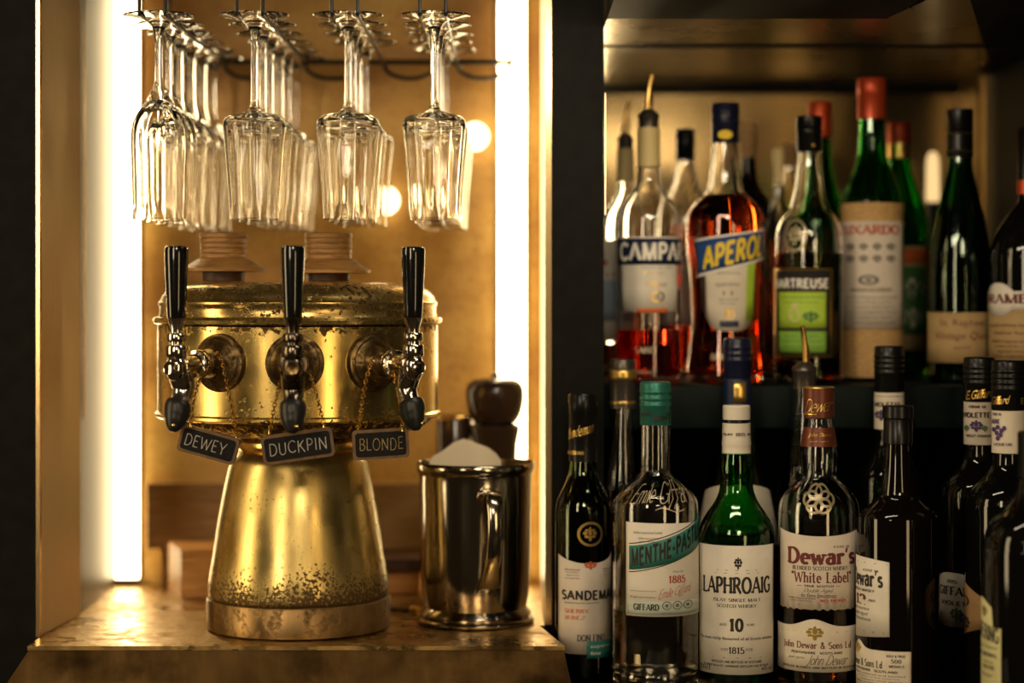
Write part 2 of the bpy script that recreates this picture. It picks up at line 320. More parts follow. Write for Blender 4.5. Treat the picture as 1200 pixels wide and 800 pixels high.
def stroke_text(txt, thick=.2, thin=.08, serif=True, gap=.12, jitter=0):
    quads = []; x = 0; rnd = random.Random(len(txt))
    def seg(p, q, wd):
        p = Vector(p); q = Vector(q); d = q-p
        if d.length < 1e-6: return
        d.normalize(); n = Vector((-d.y, d.x))*wd/2; L = (q-p).length; k = max(1, int(L/.35))
        for i in range(k):
            a = p+(q-p)*(i/k)-(d*wd*.15 if i == 0 else Vector((0, 0))); b = p+(q-p)*((i+1)/k)+(d*wd*.15 if i == k-1 else Vector((0, 0)))
            quads.append([a+n, b+n, b-n, a-n])
    for ch in txt:
        wd, strokes = G.get(ch, G[' '])
        oy = rnd.uniform(-jitter, jitter)
        for st in strokes:
            for p, q in zip(st[:-1], st[1:]):
                p2 = (p[0]+x, p[1]+oy); q2 = (q[0]+x, q[1]+oy)
                dx, dy = q[0]-p[0], q[1]-p[1]; L = sqrt(dx*dx+dy*dy) or 1
                # thin for rising diagonals and horizontals, like a broad pen
                wv = thin+(thick-thin)*abs(dy)/L
                if serif and dx*dy > 0 and abs(dx) > .12*abs(dy) and len(st) == 2: wv = thin*1.2
                seg(p2, q2, wv)
            if serif and len(st) == 2 and abs(st[0][1]-st[1][1]) > .5:
                for e in st:
                    if (e[1] < .02 or e[1] > .6) and not (ch in 'VWvwNM' and e[1] < .02 and ch not in 'NM') and not (ch == 'A' and e[1] > .9):
                        seg((e[0]+x-.15, e[1]+oy+(thin/2 if e[1] < .1 else -thin/2)), (e[0]+x+.15, e[1]+oy+(thin/2 if e[1] < .1 else -thin/2)), thin)
        x += wd+gap+.06
    v = []; f = []
    for q in quads: n = len(v); v += q; f.append((n, n+1, n+2, n+3))
    return v, f
_tc = {}
def font_text(txt, bold=0.0):
    k = (txt, bold)
    if k in _tc: return _tc[k]
    c = bpy.data.curves.new('t', 'FONT'); c.body = txt; c.resolution_u = 2; c.offset = bold; c.size = 1
    o = bpy.data.objects.new('t', c); me = bpy.data.meshes.new_from_object(o)
    r = ([Vector((q.co.x, q.co.y)) for q in me.vertices], [tuple(p.vertices) for p in me.polygons])
    bpy.data.objects.remove(o); bpy.data.curves.remove(c); bpy.data.meshes.remove(me)
    _tc[k] = r; return r
def get_text(txt, style):
    if style == 'serif': return stroke_text(txt)
    if style == 'serif_bold': return stroke_text(txt, .26, .12)
    if style == 'block': return stroke_text(txt, .26, .22, False, .16)
    if style == 'script': return stroke_text(txt, .075, .05, False, -.02)
    if style == 'chalk': return stroke_text(txt, .085, .07, False, .14, .07)
    if style == 'bold': return font_text(txt, .02)
    return font_text(txt)
def fit(vf, x0, x1, y0, y1, shear=0):
    v, f = vf
    if not v: return [], []
    if shear: v = [Vector((p.x+shear*p.y, p.y)) for p in v]
    a0 = min(p.x for p in v); a1 = max(p.x for p in v); b0 = min(p.y for p in v); b1 = max(p.y for p in v)
    return [Vector((x0+(p.x-a0)/(a1-a0)*(x1-x0), y0+(p.y-b0)/(max(b1-b0, 1e-6))*(y1-y0))) for p in v], f

# ------------------------------------------------------------------ bottles
Z_LOW = H-.386; Z_UP = H-.0914
class Bottle:
    def __init__(b, name, label, cx, Y, ground, group=None, cat='bottle'):
        b.cx = cx; b.Y = Y; b.s = Y/F; b.g = ground; b.X = (cx-600)/F*Y
        b.root = thing(name, (b.X, Y, ground), label, cat, group); b.acam = -atan(b.X/Y)
    def z(b, py): return H-(py-HY)*b.s-b.g
    def body(b, prof, m, liquid=None, lm=None, t=.0028, name='glass_body', solid=False):
        """prof: (row, half width) top to just above the base"""
        pr = smooth_prof([(h*b.s, b.z(y)) for y, h in prof]); R = pr[-1][0]
        pr = [p for p in pr if p[1] > .008]
        pr += [(R, .006), (R*.985, .002), (R*.93, 0)]
        b.prof = pr
        if solid:
            b.o = MB().lathe([(0, pr[0][1])]+pr+[(0, 0)], 40).build(name, m, b.root)
        else:
            inner = [(max(r-t, .004), z) for r, z in pr if z > .010]
            iR = inner[-1][0]; inner += [(iR*.97, .0085), (iR*.8, .0075), (0, .010)]
            b.o = MB().lathe([(0, .004), (R*.75, .003)]+pr[::-1]+inner, 40).build(name, m, b.root)
            if liquid is not None:
                zl = b.z(liquid); li = [(r+.0003, z) for r, z in inner[:-1] if z < zl]
                rl = b.r(zl)-t+.0003
                MB().lathe([(0, zl), (rl*.9, zl-.0002), (rl, zl)]+li+[(0, .0098)], 40).build('liquid', lm, b.root)
        return b
    def r(b, z):
        pr = b.prof
        for (r0, z0), (r1, z1) in zip(pr[:-1], pr[1:]):
            if z1 <= z <= z0: return r0+(r1-r0)*((z0-z)/(z0-z1) if z0 != z1 else 0)
        return pr[0][0] if z > pr[0][1] else pr[-1][0]
    def part(b, name, prof, m, seg=36, rf=None, closed=True):
        pr = [(h*b.s, b.z(y)) for y, h in prof]
        return MB().lathe(([(0, pr[0][1])] if closed else [])+pr+([(0, pr[-1][1])] if closed else []), seg, rf=rf).build(name, m, b.root)
    def sleeve(b, name, y0, y1, hw0, hw1, m, th=1.2):
        return b.part(name, [(y0, hw0), (y0, hw0+th), (y1, hw1+th), (y1, hw1)], m, closed=False)
    # ---- printed matter; coordinates are rows and columns at the front of the glass
    def v(b, py, r=None): r = r if r is not None else b.prof[-1][0]; return H-(py-HY)*(b.Y-r)/F-b.g
    def ang(b, px, hw): return b.acam+asin(max(-.999, min(.999, (px-b.cx)/hw)))
    def strip(b, name, x0, x1, y0, y1, m, parent=None, off=.0003, n=18, top=None, bot=None, hw=None, rad=None, radf=None):
        """patch between columns x0..x1; top/bot: functions of t in 0..1 giving rows added to y0/y1"""
        r0 = rad or b.prof[-1][0]; hw = hw or r0/b.s
        a0, a1 = b.ang(x0, hw), b.ang(x1, hw); vv = []; f = []; rows = 3
        for i in range(n+1):
            t = i/n; a = a0+(a1-a0)*t
            ya = y0+(top(t) if top else 0); yb = y1+(bot(t) if bot else 0)
            for k in range(rows+1):
                z = b.v(ya+(yb-ya)*k/rows, r0); rr = (rad if rad else (b.r(z)))+off
                vv.append((rr*sin(a), -rr*cos(a), z))
        for i in range(n):
            for k in range(rows):
                q = i*(rows+1)+k; f.append((q, q+rows+1, q+rows+2, q+1))
        o = link(name, vv, f, m, parent or b.root, fix=False)
        sm = o.modifiers.new('thick', 'SOLIDIFY'); sm.thickness = .00025; sm.offset = -1
        return o
    def text(b, items, m, parent, off=.0007, hw=None, rad=None, name='lettering'):
        """items: (text, x0, x1, y0, y1, style, [shear], [slope rows per column])"""
        r0 = rad or b.prof[-1][0]; hw = hw or r0/b.s; mb = MB()
        for it in items:
            t, x0, x1, y0, y1, st = it[:6]; sh = it[6] if len(it) > 6 else 0; sl = it[7] if len(it) > 7 else 0; arcv = it[8] if len(it) > 8 else 0
            a0, a1 = b.ang(x0, hw), b.ang(x1, hw)
            v, f = fit(get_text(t, st) if isinstance(t, str) else t, 0, 1, 0, 1, sh); out = []
            for p in v:
                a = a0+(a1-a0)*p.x; row = y1+(y0-y1)*p.y+sl*(p.x-.5)*(x1-x0)+arcv*(4*(p.x-.5)**2-1)
                z = b.v(row, r0); rr = (rad if rad else b.r(z))+off
                out.append((rr*sin(a), -rr*cos(a), z))
            mb.add(out, f)
        return mb.build(name, m, parent, smooth=False, fix=False)
def line(): return ([Vector((0, 0)), Vector((.25, 0)), Vector((.5, 0)), Vector((.75, 0)), Vector((1, 0)), Vector((0, 1)), Vector((.25, 1)), Vector((.5, 1)), Vector((.75, 1)), Vector((1, 1))], [(i, i+1, i+6, i+5) for i in range(4)])
def arcline():
    p = [(i/12, .5+.4*sin(i/12*2*pi)*(1-i/24)) for i in range(13)]; v = []; f = []
    for x, y in p: v += [Vector((x, y)), Vector((x, y+.16))]
    for i in range(12): f.append((2*i, 2*i+2, 2*i+3, 2*i+1))
    return v, f
def ring2d(n=24, w=.12):
    v = []; f = []
    for i in range(n):
        a = 2*pi*i/n; v += [Vector((cos(a), sin(a))), Vector(((1-w)*cos(a), (1-w)*sin(a)))]
    for i in range(n): j = (i+1) % n; f.append((2*i, 2*i+1, 2*j+1, 2*j))
    return v, f
def disc2d(n=20): return [Vector((cos(2*pi*i/n), sin(2*pi*i/n))) for i in range(n)], [tuple(range(n))]
def poly2d(pts): return [Vector(p) for p in pts], [tuple(range(len(pts)))]
def blob2d(seed=1):
    """a small crest: stacked petals and scrolls"""
    rnd = random.Random(seed); v = []; f = []
    for cx, cy, rx, ry in [(0, .9, .12, .2), (-.3, .75, .2, .14), (.3, .75, .2, .14), (0, .5, .2, .3), (-.45, .45, .22, .2), (.45, .45, .22, .2), (-.3, .1, .25, .16), (.3, .1, .25, .16), (0, -.1, .16, .3)]:
        n = len(v); v += [Vector((cx+rx*cos(i*pi/4), cy+ry*sin(i*pi/4))) for i in range(8)]; f.append(tuple(range(n, n+8)))
    return v, f
def small_lines(x0, x1, y0, rows, pitch, h=.9, seed=0, words=None):
    """rows of very small print"""
    W = ['distilled matured and bottled', 'product of the country', 'liqueur and spirit', 'recette originale depuis', 'forty percent by volume', 'best served cold']
    return [((words or W)[(seed+i) % len(words or W)], x0+(x1-x0)*.06*((i*7+seed) % 3), x1-(x1-x0)*.06*((i*5+seed) % 3), y0+i*pitch, y0+i*pitch+pitch*h*.7, 'sans') for i in range(rows)]
def pourer(b, y_top, y_mid, y_bot, lean=.004, hw=12):
    """metal pour spout with tapered stopper"""
    z0 = b.z(y_bot); z1 = b.z(y_mid); z2 = b.z(y_top); s = b.s
    st = MB().lathe([(0, z1+.002), (hw*.45*s, z1+.002), (hw*s, z1-.004), (hw*1.05*s, z1-.007), (hw*.95*s, z1-.009), (hw*.95*s, z0), (0, z0)], 28).build('pour_stopper', M['cap_grey'], b.root)
    pts = [Vector((-lean*.4, 0, z1)), Vector((-lean*.2, -.001, z1+(z2-z1)*.3)), Vector((lean*.3, -.002, z1+(z2-z1)*.7)), Vector((lean, -.004, z2))]
    MB().tube(pts, [.0036, .0033, .0030, .0026], 12).build('pour_tube', M['pour_gold'], st)
    MB().tube([Vector((.004, .003, z1-.002)), Vector((.0045, .003, z1+.012)), Vector((.003, .002, z1+.02))], .0012, 8).build('air_tube', M['pour_gold'], st)
def screw_cap(b, y0, y1, hw, m, ridges=3, name='cap', knurl=False, collar=None):
    pr = [(y0, hw-2), (y0+1, hw-.6), (y0+2.5, hw)]
    yy = y0+3; k = max(ridges, 1); H_ = (y1-y0-4)
    for i in range(ridges):
        c = y0+4+H_*(.12+.5*i/k); pr += [(c, hw), (c+1, hw+.7), (c+3, hw+.7), (c+4, hw)]
    pr += [(y1-1, hw), (y1, hw-.5)]
    rf = (lambda q, a: 1+.012*cos(a*30)) if knurl else None
    return b.part(name, pr, m, 60 if knurl else 36, rf)

# =================================================================== the setting
ZL = H-.339; ZC = H+.36
def boxobj(name, a, b, m, parent=None, bev=0): return MB().box(a, b, bev).build(name, m, parent, smooth=bool(bev))
struct(boxobj('wall_left', (-1.15, 2.055, H-.75), (-.4765, 2.60, H+.6), M['black_wall']))
wl = struct(boxobj('wall_left_alcove', (-.4765, 2.11, ZL-.10), (-.4745, 2.4385, ZC), M['black_wall']))
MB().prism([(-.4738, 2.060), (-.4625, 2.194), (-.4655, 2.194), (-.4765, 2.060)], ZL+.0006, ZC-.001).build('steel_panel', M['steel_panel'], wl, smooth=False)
MB().prism([(-.4645, 2.203), (-.4725, 2.4375), (-.4743, 2.4375), (-.4675, 2.203)], ZL+.0006, ZC-.001).build('steel_panel', M['dimmed_panel'], wl, smooth=False)
MB().tube([(-.4632, 2.218, H-.13), (-.4632, 2.218, ZC-.002)], .0012, 10).build('rail', M['edge_brass'], wl)
struct(boxobj('trim_1', (-.4766, 2.050, ZL+.0006), (-.4728, 2.0595, ZC-.001), M['edge_brass']))
struct(boxobj('wall_center', (.0415, 2.13, H-.386), (.0955, 2.62, H+.6), M['black_wall']))
wr = struct(boxobj('wall_right_alcove', (.0365, 2.14, ZL+.001), (.041, 2.4385, ZC), M['black_wall']))
boxobj('steel_panel', (.0345, 2.135, ZL+.001), (.0362, 2.4375, ZC-.001), M['steel_panel'], wr)
struct(boxobj('trim_2', (.0345, 2.127, ZL+.001), (.041, 2.1345, ZC), M['edge_brass']))
struct(boxobj('wall_back', (-.4765, 2.44, ZL-.05), (.041, 2.455, ZC), M['back_panel']))
struct(boxobj('ceiling_alcove', (-.4765, 1.90, ZC+.001), (.0955, 2.455, ZC+.02), M['black_soffit']))
# right alcove
ZS = H+.2815
struct(boxobj('wall_back_right', (.0958, 2.70, Z_UP-.002), (.62, 2.72, ZS), M['metal_wall']))
struct(boxobj('trim_3', (.0958, 2.685, ZS-.012), (.585, 2.699, ZS-.0006), M['black_soffit']))
struct(boxobj('wall_right', (.602, 1.55, H-.386), (.72, 2.579, H+.5), M['black_soffit']))
struct(boxobj('wall_right_back', (.586, 2.58, Z_UP), (.60, 2.699, ZS), M['metal_side']))
struct(boxobj('trim_4', (.594, 2.572, Z_UP+.001), (.6015, 2.5795, ZS-.001), M['edge_brass']))
struct(MB().prism([(.0958, 2.06), (.377, 2.06), (.392, 1.93), (.432, 1.93), (.56, 2.41), (.586, 2.58), (.586, 2.70), (.0958, 2.70)], ZS+.0005, ZS+.01).build('ceiling', M['metal_ceiling'], smooth=False))
struct(MB().prism([(.0958, 1.72), (.400, 1.72), (.377, 2.0595), (.0958, 2.0595)], ZS, ZS+.25).build('ceiling_soffit', M['black_soffit'], smooth=False))
struct(MB().prism([(.433, 1.93), (.433, 1.6), (.6015, 1.6), (.6015, 2.57), (.5865, 2.57), (.561, 2.41)], ZS, ZS+.25).build('ceiling_right', M['black_soffit'], smooth=False))
struct(boxobj('trim_5', (.0958, 2.28, ZS-.0015), (.56, 2.290, ZS+.0004), M['black_soffit']))
struct(boxobj('wall_back_low', (.0958, 2.52, H-.386), (.6015, 2.53, Z_UP-.047), M['black_wall']))
# shelf and lower counter
sh = thing('upper_shelf', (.35, 2.4, Z_UP-.02), 'dark shelf board carrying the back row of liqueur bottles', 'shelf')
MB().box((.0962, 2.155, Z_UP-.045), (.6010, 2.679, Z_UP-.0005), .002).build('board', M['shelf'], sh, off=sh.location)
lc = MB().box((.02, 1.70, H-.70), (.75, 2.53, Z_LOW-.0006), .003).build('back_counter', M['black_wall'])
# keep it clear of the brass ledge
lc.data.vertices.foreach_get('co', [0]*len(lc.data.vertices)*3)
tag(lc, 'dark lower counter carrying the front row of bottles', 'counter')

# ledge
lg = thing('brass_ledge', (-.22, 2.2, H-.60), 'brass clad ledge under the beer tower and the steel mug', 'ledge')
top = [(-.4733, 2.0), (.0517, 2.0), (.0285, 2.125), (.0335, 2.128), (.0335, 2.4385), (-.4735, 2.4385), (-.4733, 2.062), (-.4733, 2.05)]
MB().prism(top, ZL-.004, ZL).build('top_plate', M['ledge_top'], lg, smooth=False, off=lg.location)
t2 = [(-.4723, 2.002), (.0507, 2.002), (.0275, 2.125), (.0275, 2.43), (-.4723, 2.43)]
b2 = [(-.60, 1.99), (.016+.0, 1.99), (.016, 2.125), (.016, 2.43), (-.4723, 2.43)]
mid = [(-.500, 1.999), (.0600, 1.999), (.0275, 2.125), (.0275, 2.43), (-.4723, 2.43)]
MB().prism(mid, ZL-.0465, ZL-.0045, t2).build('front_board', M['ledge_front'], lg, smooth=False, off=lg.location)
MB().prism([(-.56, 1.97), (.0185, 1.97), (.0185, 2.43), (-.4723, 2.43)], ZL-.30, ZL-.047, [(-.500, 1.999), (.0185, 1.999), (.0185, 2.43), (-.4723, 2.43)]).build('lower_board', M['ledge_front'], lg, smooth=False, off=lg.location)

# led strips
def led(cx, label, Y0=2.4385, w=.0165, z0=ZL+.006, z1=ZC-.002, m=None):
    t = thing('led_strip', (cx, Y0, z0), label, 'light')
    n = 14; prof = [(w*cos(pi*i/n), -.004-.012*sin(pi*i/n)) for i in range(n+1)]+[(-w, -.003), (w, -.003)]
    MB().prism([(x, y) for x, y in prof], .002, z1-z0).build('diffuser', m or M['led'], t)
    MB().box((-w-.0015, -.0030, 0), (w+.0015, -.0003, z1-z0)).build('channel', M['steel'], t, smooth=False)
    MB().box((-w-.0015, -.016, 0), (w+.0015, -.003, .0018)).build('end_cap', M['steel'], t, smooth=False)
    return t
led(-.4575, 'glowing vertical led strip left of the hanging glasses', w=.014)
led(0, 'glowing vertical led strip right of the hanging glasses, behind the pepper mill', w=.0165)
t = led(.1085, 'vertical led strip hidden behind the black post in the bottle alcove', Y0=2.684, w=.009, z0=Z_UP+.002, z1=ZS-.014, m=M['led_dim'])

# two lamp reflections built as glowing globes with added mounts on the back panel
for px, py, lab in ((557, 160, 'lamp reflection built as a round glowing globe beside the right light strip, the upper of two'), (452, 235, 'lamp reflection built as a round glowing globe between the third and fourth hanging glass rows, the lower of two')):
    p = P(px, py, 2.42); t = thing('lamp_reflection', (p.x, 2.4395, p.z), lab, 'lamp', 'lamp reflections on the back panel')
    MB().lathe([(0, -.017)]+[(.0165*sin(pi*i/12), -.017*cos(pi*i/12)) for i in range(1, 12)]+[(0, .017)], 24).build('globe', M['globe'], t, loc=(0, -.0215, 0))
    MB().lathe([(0, 0), (.010, 0), (.010, .006), (0, .006)], 20, Matrix.Rotation(pi/2, 4, 'X')).build('added_mount', M['brass_dark'], t)

# =================================================================== glass rack and hanging glasses
rackz = H+.2745
cols = [(187, 2.02), (299, 2.02), (408, 2.02), (509, 2.02)]
rk = thing('glass_rack', (-.22, 2.2, ZC), 'black wire rack holding the upside-down stemmed glasses', 'rack')
gx = [(px-600)/F*Y for px, Y in cols]
for x in gx:
    for s in (-1, 1):
        MB().tube([(x+s*.0125, 1.978, ZC-.0005), (x+s*.0125, 1.978, rackz+.002), (x+s*.0125, 1.980, rackz), (x+s*.0125, 1.99, rackz), (x+s*.0125, 2.385, rackz)], .0018, 8, smooth=0).build('rail', M['wire'], rk, off=rk.location)
MB().tube([(-.40, 2.386, rackz+.001), (-.0, 2.386, rackz+.001)], .0032, 8).build('cross_bar', M['wire'], rk, off=rk.location)
MB().tube([(-.40, 2.0, ZC-.004), (0, 2.0, ZC-.004)], .003, 8).build('cross_bar', M['wire'], rk, off=rk.location)
for i in range(5):
    xs = [-.398]+gx+[-.002]
    x0, x1 = xs[i]+.0125*(i > 0), xs[i+1]-.0125*(i < 4)
    MB().tube([(x0, 2.386, rackz), (x0+.004, 2.386, rackz-.010), (x0+.02*(1 if x1-x0 > .05 else .4), 2.386, rackz-.017), (x1-.02*(1 if x1-x0 > .05 else .4), 2.386, rackz-.017), (x1-.004, 2.386, rackz-.010), (x1, 2.386, rackz)], .0026, 8).build('scallop', M['wire'], rk, off=rk.location)
for x in (-.40, 0):
    MB().tube([(x, 2.386, rackz), (x, 2.386, ZC-.001)], .0025, 8).build('hanger', M['wire'], rk, off=rk.location)
def glass_mesh(kind):
    if kind == 'tulip':
        out = [(.0255, 0), (.0262, .03), (.0272, .06), (.0276, .080), (.0262, .093), (.0215, .104), (.0140, .115), (.0085, .125), (.0050, .134), (.0042, .145), (.0040, .165)]
        inn = [(.0247, .0006), (.0254, .03), (.0263, .06), (.0266, .079), (.0252, .090), (.0205, .100), (.0125, .109), (.006, .114), (0, .116)]
    else:
        out = [(.0244, 0), (.0262, .03), (.0286, .06), (.0312, .088), (.0312, .094), (.0295, .099), (.0240, .1025), (.0130, .105), (.0068, .108), (.0045, .114), (.0040, .125), (.0039, .165)]
        inn = [(.0236, .0006), (.0253, .03), (.0277, .06), (.0302, .087), (.0300, .092), (.0280, .096), (.0200, .098), (.010, .099), (0, .0995)]
    out += [(.0046, .178), (.0075, .190), (.014, .1955), (.025, .1982), (.0345, .1996), (.0352, .2006), (.0345, .2014), (0, .2018)]
    out = smooth_prof(out[:-3], 3)+out[-3:]; inn = smooth_prof(inn, 3)
    pr = inn[::-1]+out
    zi = len(inn)
    return MB().lathe(pr, 60, rf=lambda k, a: 1+(.014*cos(a*12) if 1 < k < zi-2 else 0)+(.005*cos(a*12) if zi+2 < k < zi+8 else 0))
protos = {}
names = ['leftmost', 'second', 'third', 'rightmost']; rows_ = ['front', 'second', 'third', 'fourth', 'fifth', 'rearmost']
for c, x in enumerate(gx):
    kind = 'tulip' if c == 0 else 'flute'
    for r in range(6 if c < 2 else 4 if c == 2 else 5):
        Yg = 2.017+r*.0715-(.000 if c < 3 else 0); xo = random.uniform(-.002, .002) if r else 0
        if kind not in protos:
            o = glass_mesh(kind).build('stemmed_glass', M['glass_old']); protos[kind] = o
        else:
            o = protos[kind].copy(); COL.objects.link(o)
        o.location = (x+xo, Yg, rackz+.0021-.1992+.0006); o.rotation_euler = (0, 0, random.random())
        shape = 'round-shouldered wine glass' if c == 0 else 'straight tapered wine glass'
        tag(o, f'clear {shape} hanging upside down, {rows_[r]} of the {names[c]} row', 'glass', 'glasses hanging in the '+names[c]+' row')

# =================================================================== beer tower
TY = 2.12; TX = (350-600)/F*TY; TS = TY/F
tw = thing('beer_tower', (TX, TY, ZL), 'worn brass drum-shaped beer tower on a conical foot with three taps', 'beer tower')
def tz(py): return H-(py-HY)*TS-ZL
def tprof(l): return [(h*TS, tz(y)) for y, h in l]
zb = .0006
MB().lathe([(0, zb), (.0925, zb), (.0945, .002)]+tprof([(699, 107), (697.5, 106), (697, 104), (697, 0)]), 96).build('base_ring', M['brass_ring'], tw)
cone = smooth_prof([(696.9, 103), (692, 105), (675, 104), (650, 100), (620, 95.5), (590, 90.5), (560, 84.5), (542, 80), (534, 76), (528, 71)], 4)
MB().lathe([(0, tz(696.9))]+tprof(cone)+[(0, tz(528))], 96).build('pedestal', M['brass_cone'], tw)
MB().lathe([(0, tz(528))]+tprof([(528, 69), (526, 71), (522, 72.5), (516, 73), (512, 71), (510, 68), (509, 66)])+[(0, tz(509))], 72).build('collar', M['brass_plain'], tw)
MB().lathe([(0, tz(509))]+tprof(smooth_prof([(509, 68), (508, 100), (505, 125), (498, 145), (492, 154), (488, 157)], 3))+tprof([(487.5, 163), (485, 166), (482, 166), (480, 163), (470, 163), (440, 163), (410, 163), (381, 163), (380, 0)]), 120).build('drum', M['brass_drum'], tw)
MB().lathe([(0, tz(379.8))]+tprof([(379.8, 163.5), (378, 167.5), (374, 168.5), (371.5, 167), (370.5, 162), (365, 160.5), (359, 161), (357, 162.5), (354, 162.5), (352, 160), (348, 158.5), (343, 155), (338, 149), (334, 140), (332, 128), (331, 100), (330.5, 0)]), 120).build('lid', M['brass_lid'], tw)
K = 8.04e-4
def tap(a, chrome, tag_):
    R = Matrix.Rotation(a, 4, 'Z')           # local -Y becomes the outward direction
    def rad_lathe(prof, seg=40):             # (distance from axis, radius)
        m = Matrix.Translation((0, 0, ZF)) @ Matrix.Rotation(pi/2, 4, 'X')
        return MB().lathe([(r, d) for d, r in prof], seg, R @ m)
    ZF = H-.0622-ZL
    rad_lathe([(.128, 0), (.128, .0285), (.1455, .0285), (.1475, .0275), (.1485, .0245), (.1490, .0240), (.1505, .0235), (.1530, .0195), (.1570, .0165), (.1620, .0150), (.1640, .0140), (.1645, 0)]).build('flange', M['brass_dark'], tw)
    fc = rad_lathe([(.1640, 0), (.1640, .0105), (.176, .0105), (.1765, .0130), (.178, .0137), (.184, .0137), (.1855, .0130), (.1865, .0098), (.192, .0098), (.204, .0108), (.212, .0104), (.2135, 0)]).v
    mb = MB(); q = rad_lathe([(.1640, 0), (.1640, .0105), (.176, .0105), (.1765, .0130), (.178, .0137), (.184, .0137), (.1855, .0130), (.1865, .0098), (.192, .0098), (.204, .0108), (.212, .0104), (.2135, 0)])
    mb.add(q.v, q.f)
    Rt = .216
    def zz(py): return H-(py-HY)*K-ZL
    # upright valve body with collars
    col = [(zz(y), h*K) for y, h in [(447, 0), (446, 6), (442, 10), (436, 11.5), (428, 12), (421, 11), (418.5, 9)]]
    mb.lathe([(r, z) for z, r in col]+[(0, zz(418.4))], 32, R @ Matrix.Translation((0, -Rt, 0)))
    # spout
    pts = [(.211, zz(436)), (.2065, zz(447)), (.2045, zz(456)), (.2075, zz(466)), (.2125, zz(474)), (.2150, zz(480))]
    mb.tube([R @ Vector((0, -r, z)) for r, z in pts], [.0112, .0112, .0104, .0096, .0088, .0084], 20, 4)
    f = mb.build('faucet', chrome, tw)
    kn = MB().lathe([(r*K, zz(y)) for y, r in [(418.4, 0), (418.4, 11.5), (417, 12.5), (406, 12.5), (404, 11.3), (403.5, 7.5), (400.5, 7.5), (400, 10.5), (398.5, 11.3), (391.5, 11.3), (390, 10.3), (389.5, 7.2), (384, 7.6), (377, 9.4), (373, 10.6), (372.8, 0)]], 48, R @ Matrix.Translation((0, -Rt, 0)), rf=lambda k, a: 1+(.02*cos(a*24) if k in (2, 3, 8, 9) else 0)).build('coupling', chrome, f)
    MB().lathe([(r*K, zz(y)) for y, r in [(372.7, 0), (372.7, 10.3), (371, 10.8), (350, 11.8), (325, 13), (305, 13.9), (293, 14.2), (290, 13.6), (288.5, 11.5), (288, 0)]], 40, R @ Matrix.Translation((0, -Rt, 0))).build('tap_handle', M['handle_black'], f)
    cappts = [(.2120, zz(472)), (.2135, zz(476)), (.2150, zz(484)), (.2180, zz(494)), (.2205, zz(501)), (.2215, zz(505))]
    cp = MB().tube([R @ Vector((0, -r, z)) for r, z in cappts], [.0118, .0126, .0122, .0098, .0062, .0030], 22, 4).build('spout_cap', M['rubber'], f)
    m2 = R @ Matrix.Translation((0, -.2235, zz(431))) @ Matrix.Rotation(pi/2, 4, 'X')
    MB().lathe([(0, 0), (.0068, 0), (.0068, .0045), (.0058, .0055), (.0048, .0050), (0, .0046)], 28, m2).build('bolt', chrome if chrome != M['dark_chrome'] else M['brass_dark'], f)
    m3 = R @ Matrix.Translation((.004, -.2262, zz(497))) @ Matrix.Rotation(pi/2, 4, 'X')
    MB().lathe([(0, -.003), (.0018, -.003), (.0018, .001), (.0012, .0015), (0, .0016)], 12, m3).build('rivet', M['brass_plain'], f)
    return f
tap(radians(-26), M['chrome'], 'left'); tap(radians(4.5), M['dark_chrome'], 'centre'); tap(radians(36), M['chrome'], 'right')

# chalk signs on chains
def chain(mb, pts, step=.0036):
    pts = [Vector(p) for p in pts]; pts, _ = crom(pts, [0]*len(pts), 6)
    L = 0; seq = [(pts[0], pts[1]-pts[0])]; acc = 0
    for a, b in zip(pts[:-1], pts[1:]):
        d = (b-a).length
        while acc+d >= step:
            t = (step-acc)/d; a = a+(b-a)*t; d = (b-a).length; acc = 0; seq.append((a.copy(), b-a if d > 1e-9 else seq[-1][1]))
        acc += d
    for k, (p, dr) in enumerate(seq):
        if dr.length < 1e-9: continue
        u = dr.normalized(); w_ = u.cross(Vector((0, 1, 0))).normalized() if k % 2 else Vector((0, 1, 0)); w_ = (w_-u*w_.dot(u)).normalized()
        ring = [p+u*(.0027*cos(a))+w_*(.0017*sin(a)) for a in [2*pi*i/8 for i in range(8)]]
        v = []; f = []; nrm = u.cross(w_)
        for i, q in enumerate(ring):
            o = (q-p).normalized()
            v += [q+o*.0006, q+nrm*.0006, q-o*.0006, q-nrm*.0006]
        for i in range(8):
            j = (i+1) % 8
            for c in range(4): f.append((i*4+c, i*4+(c+1) % 4, j*4+(c+1) % 4, j*4+c))
        mb.add(v, f)
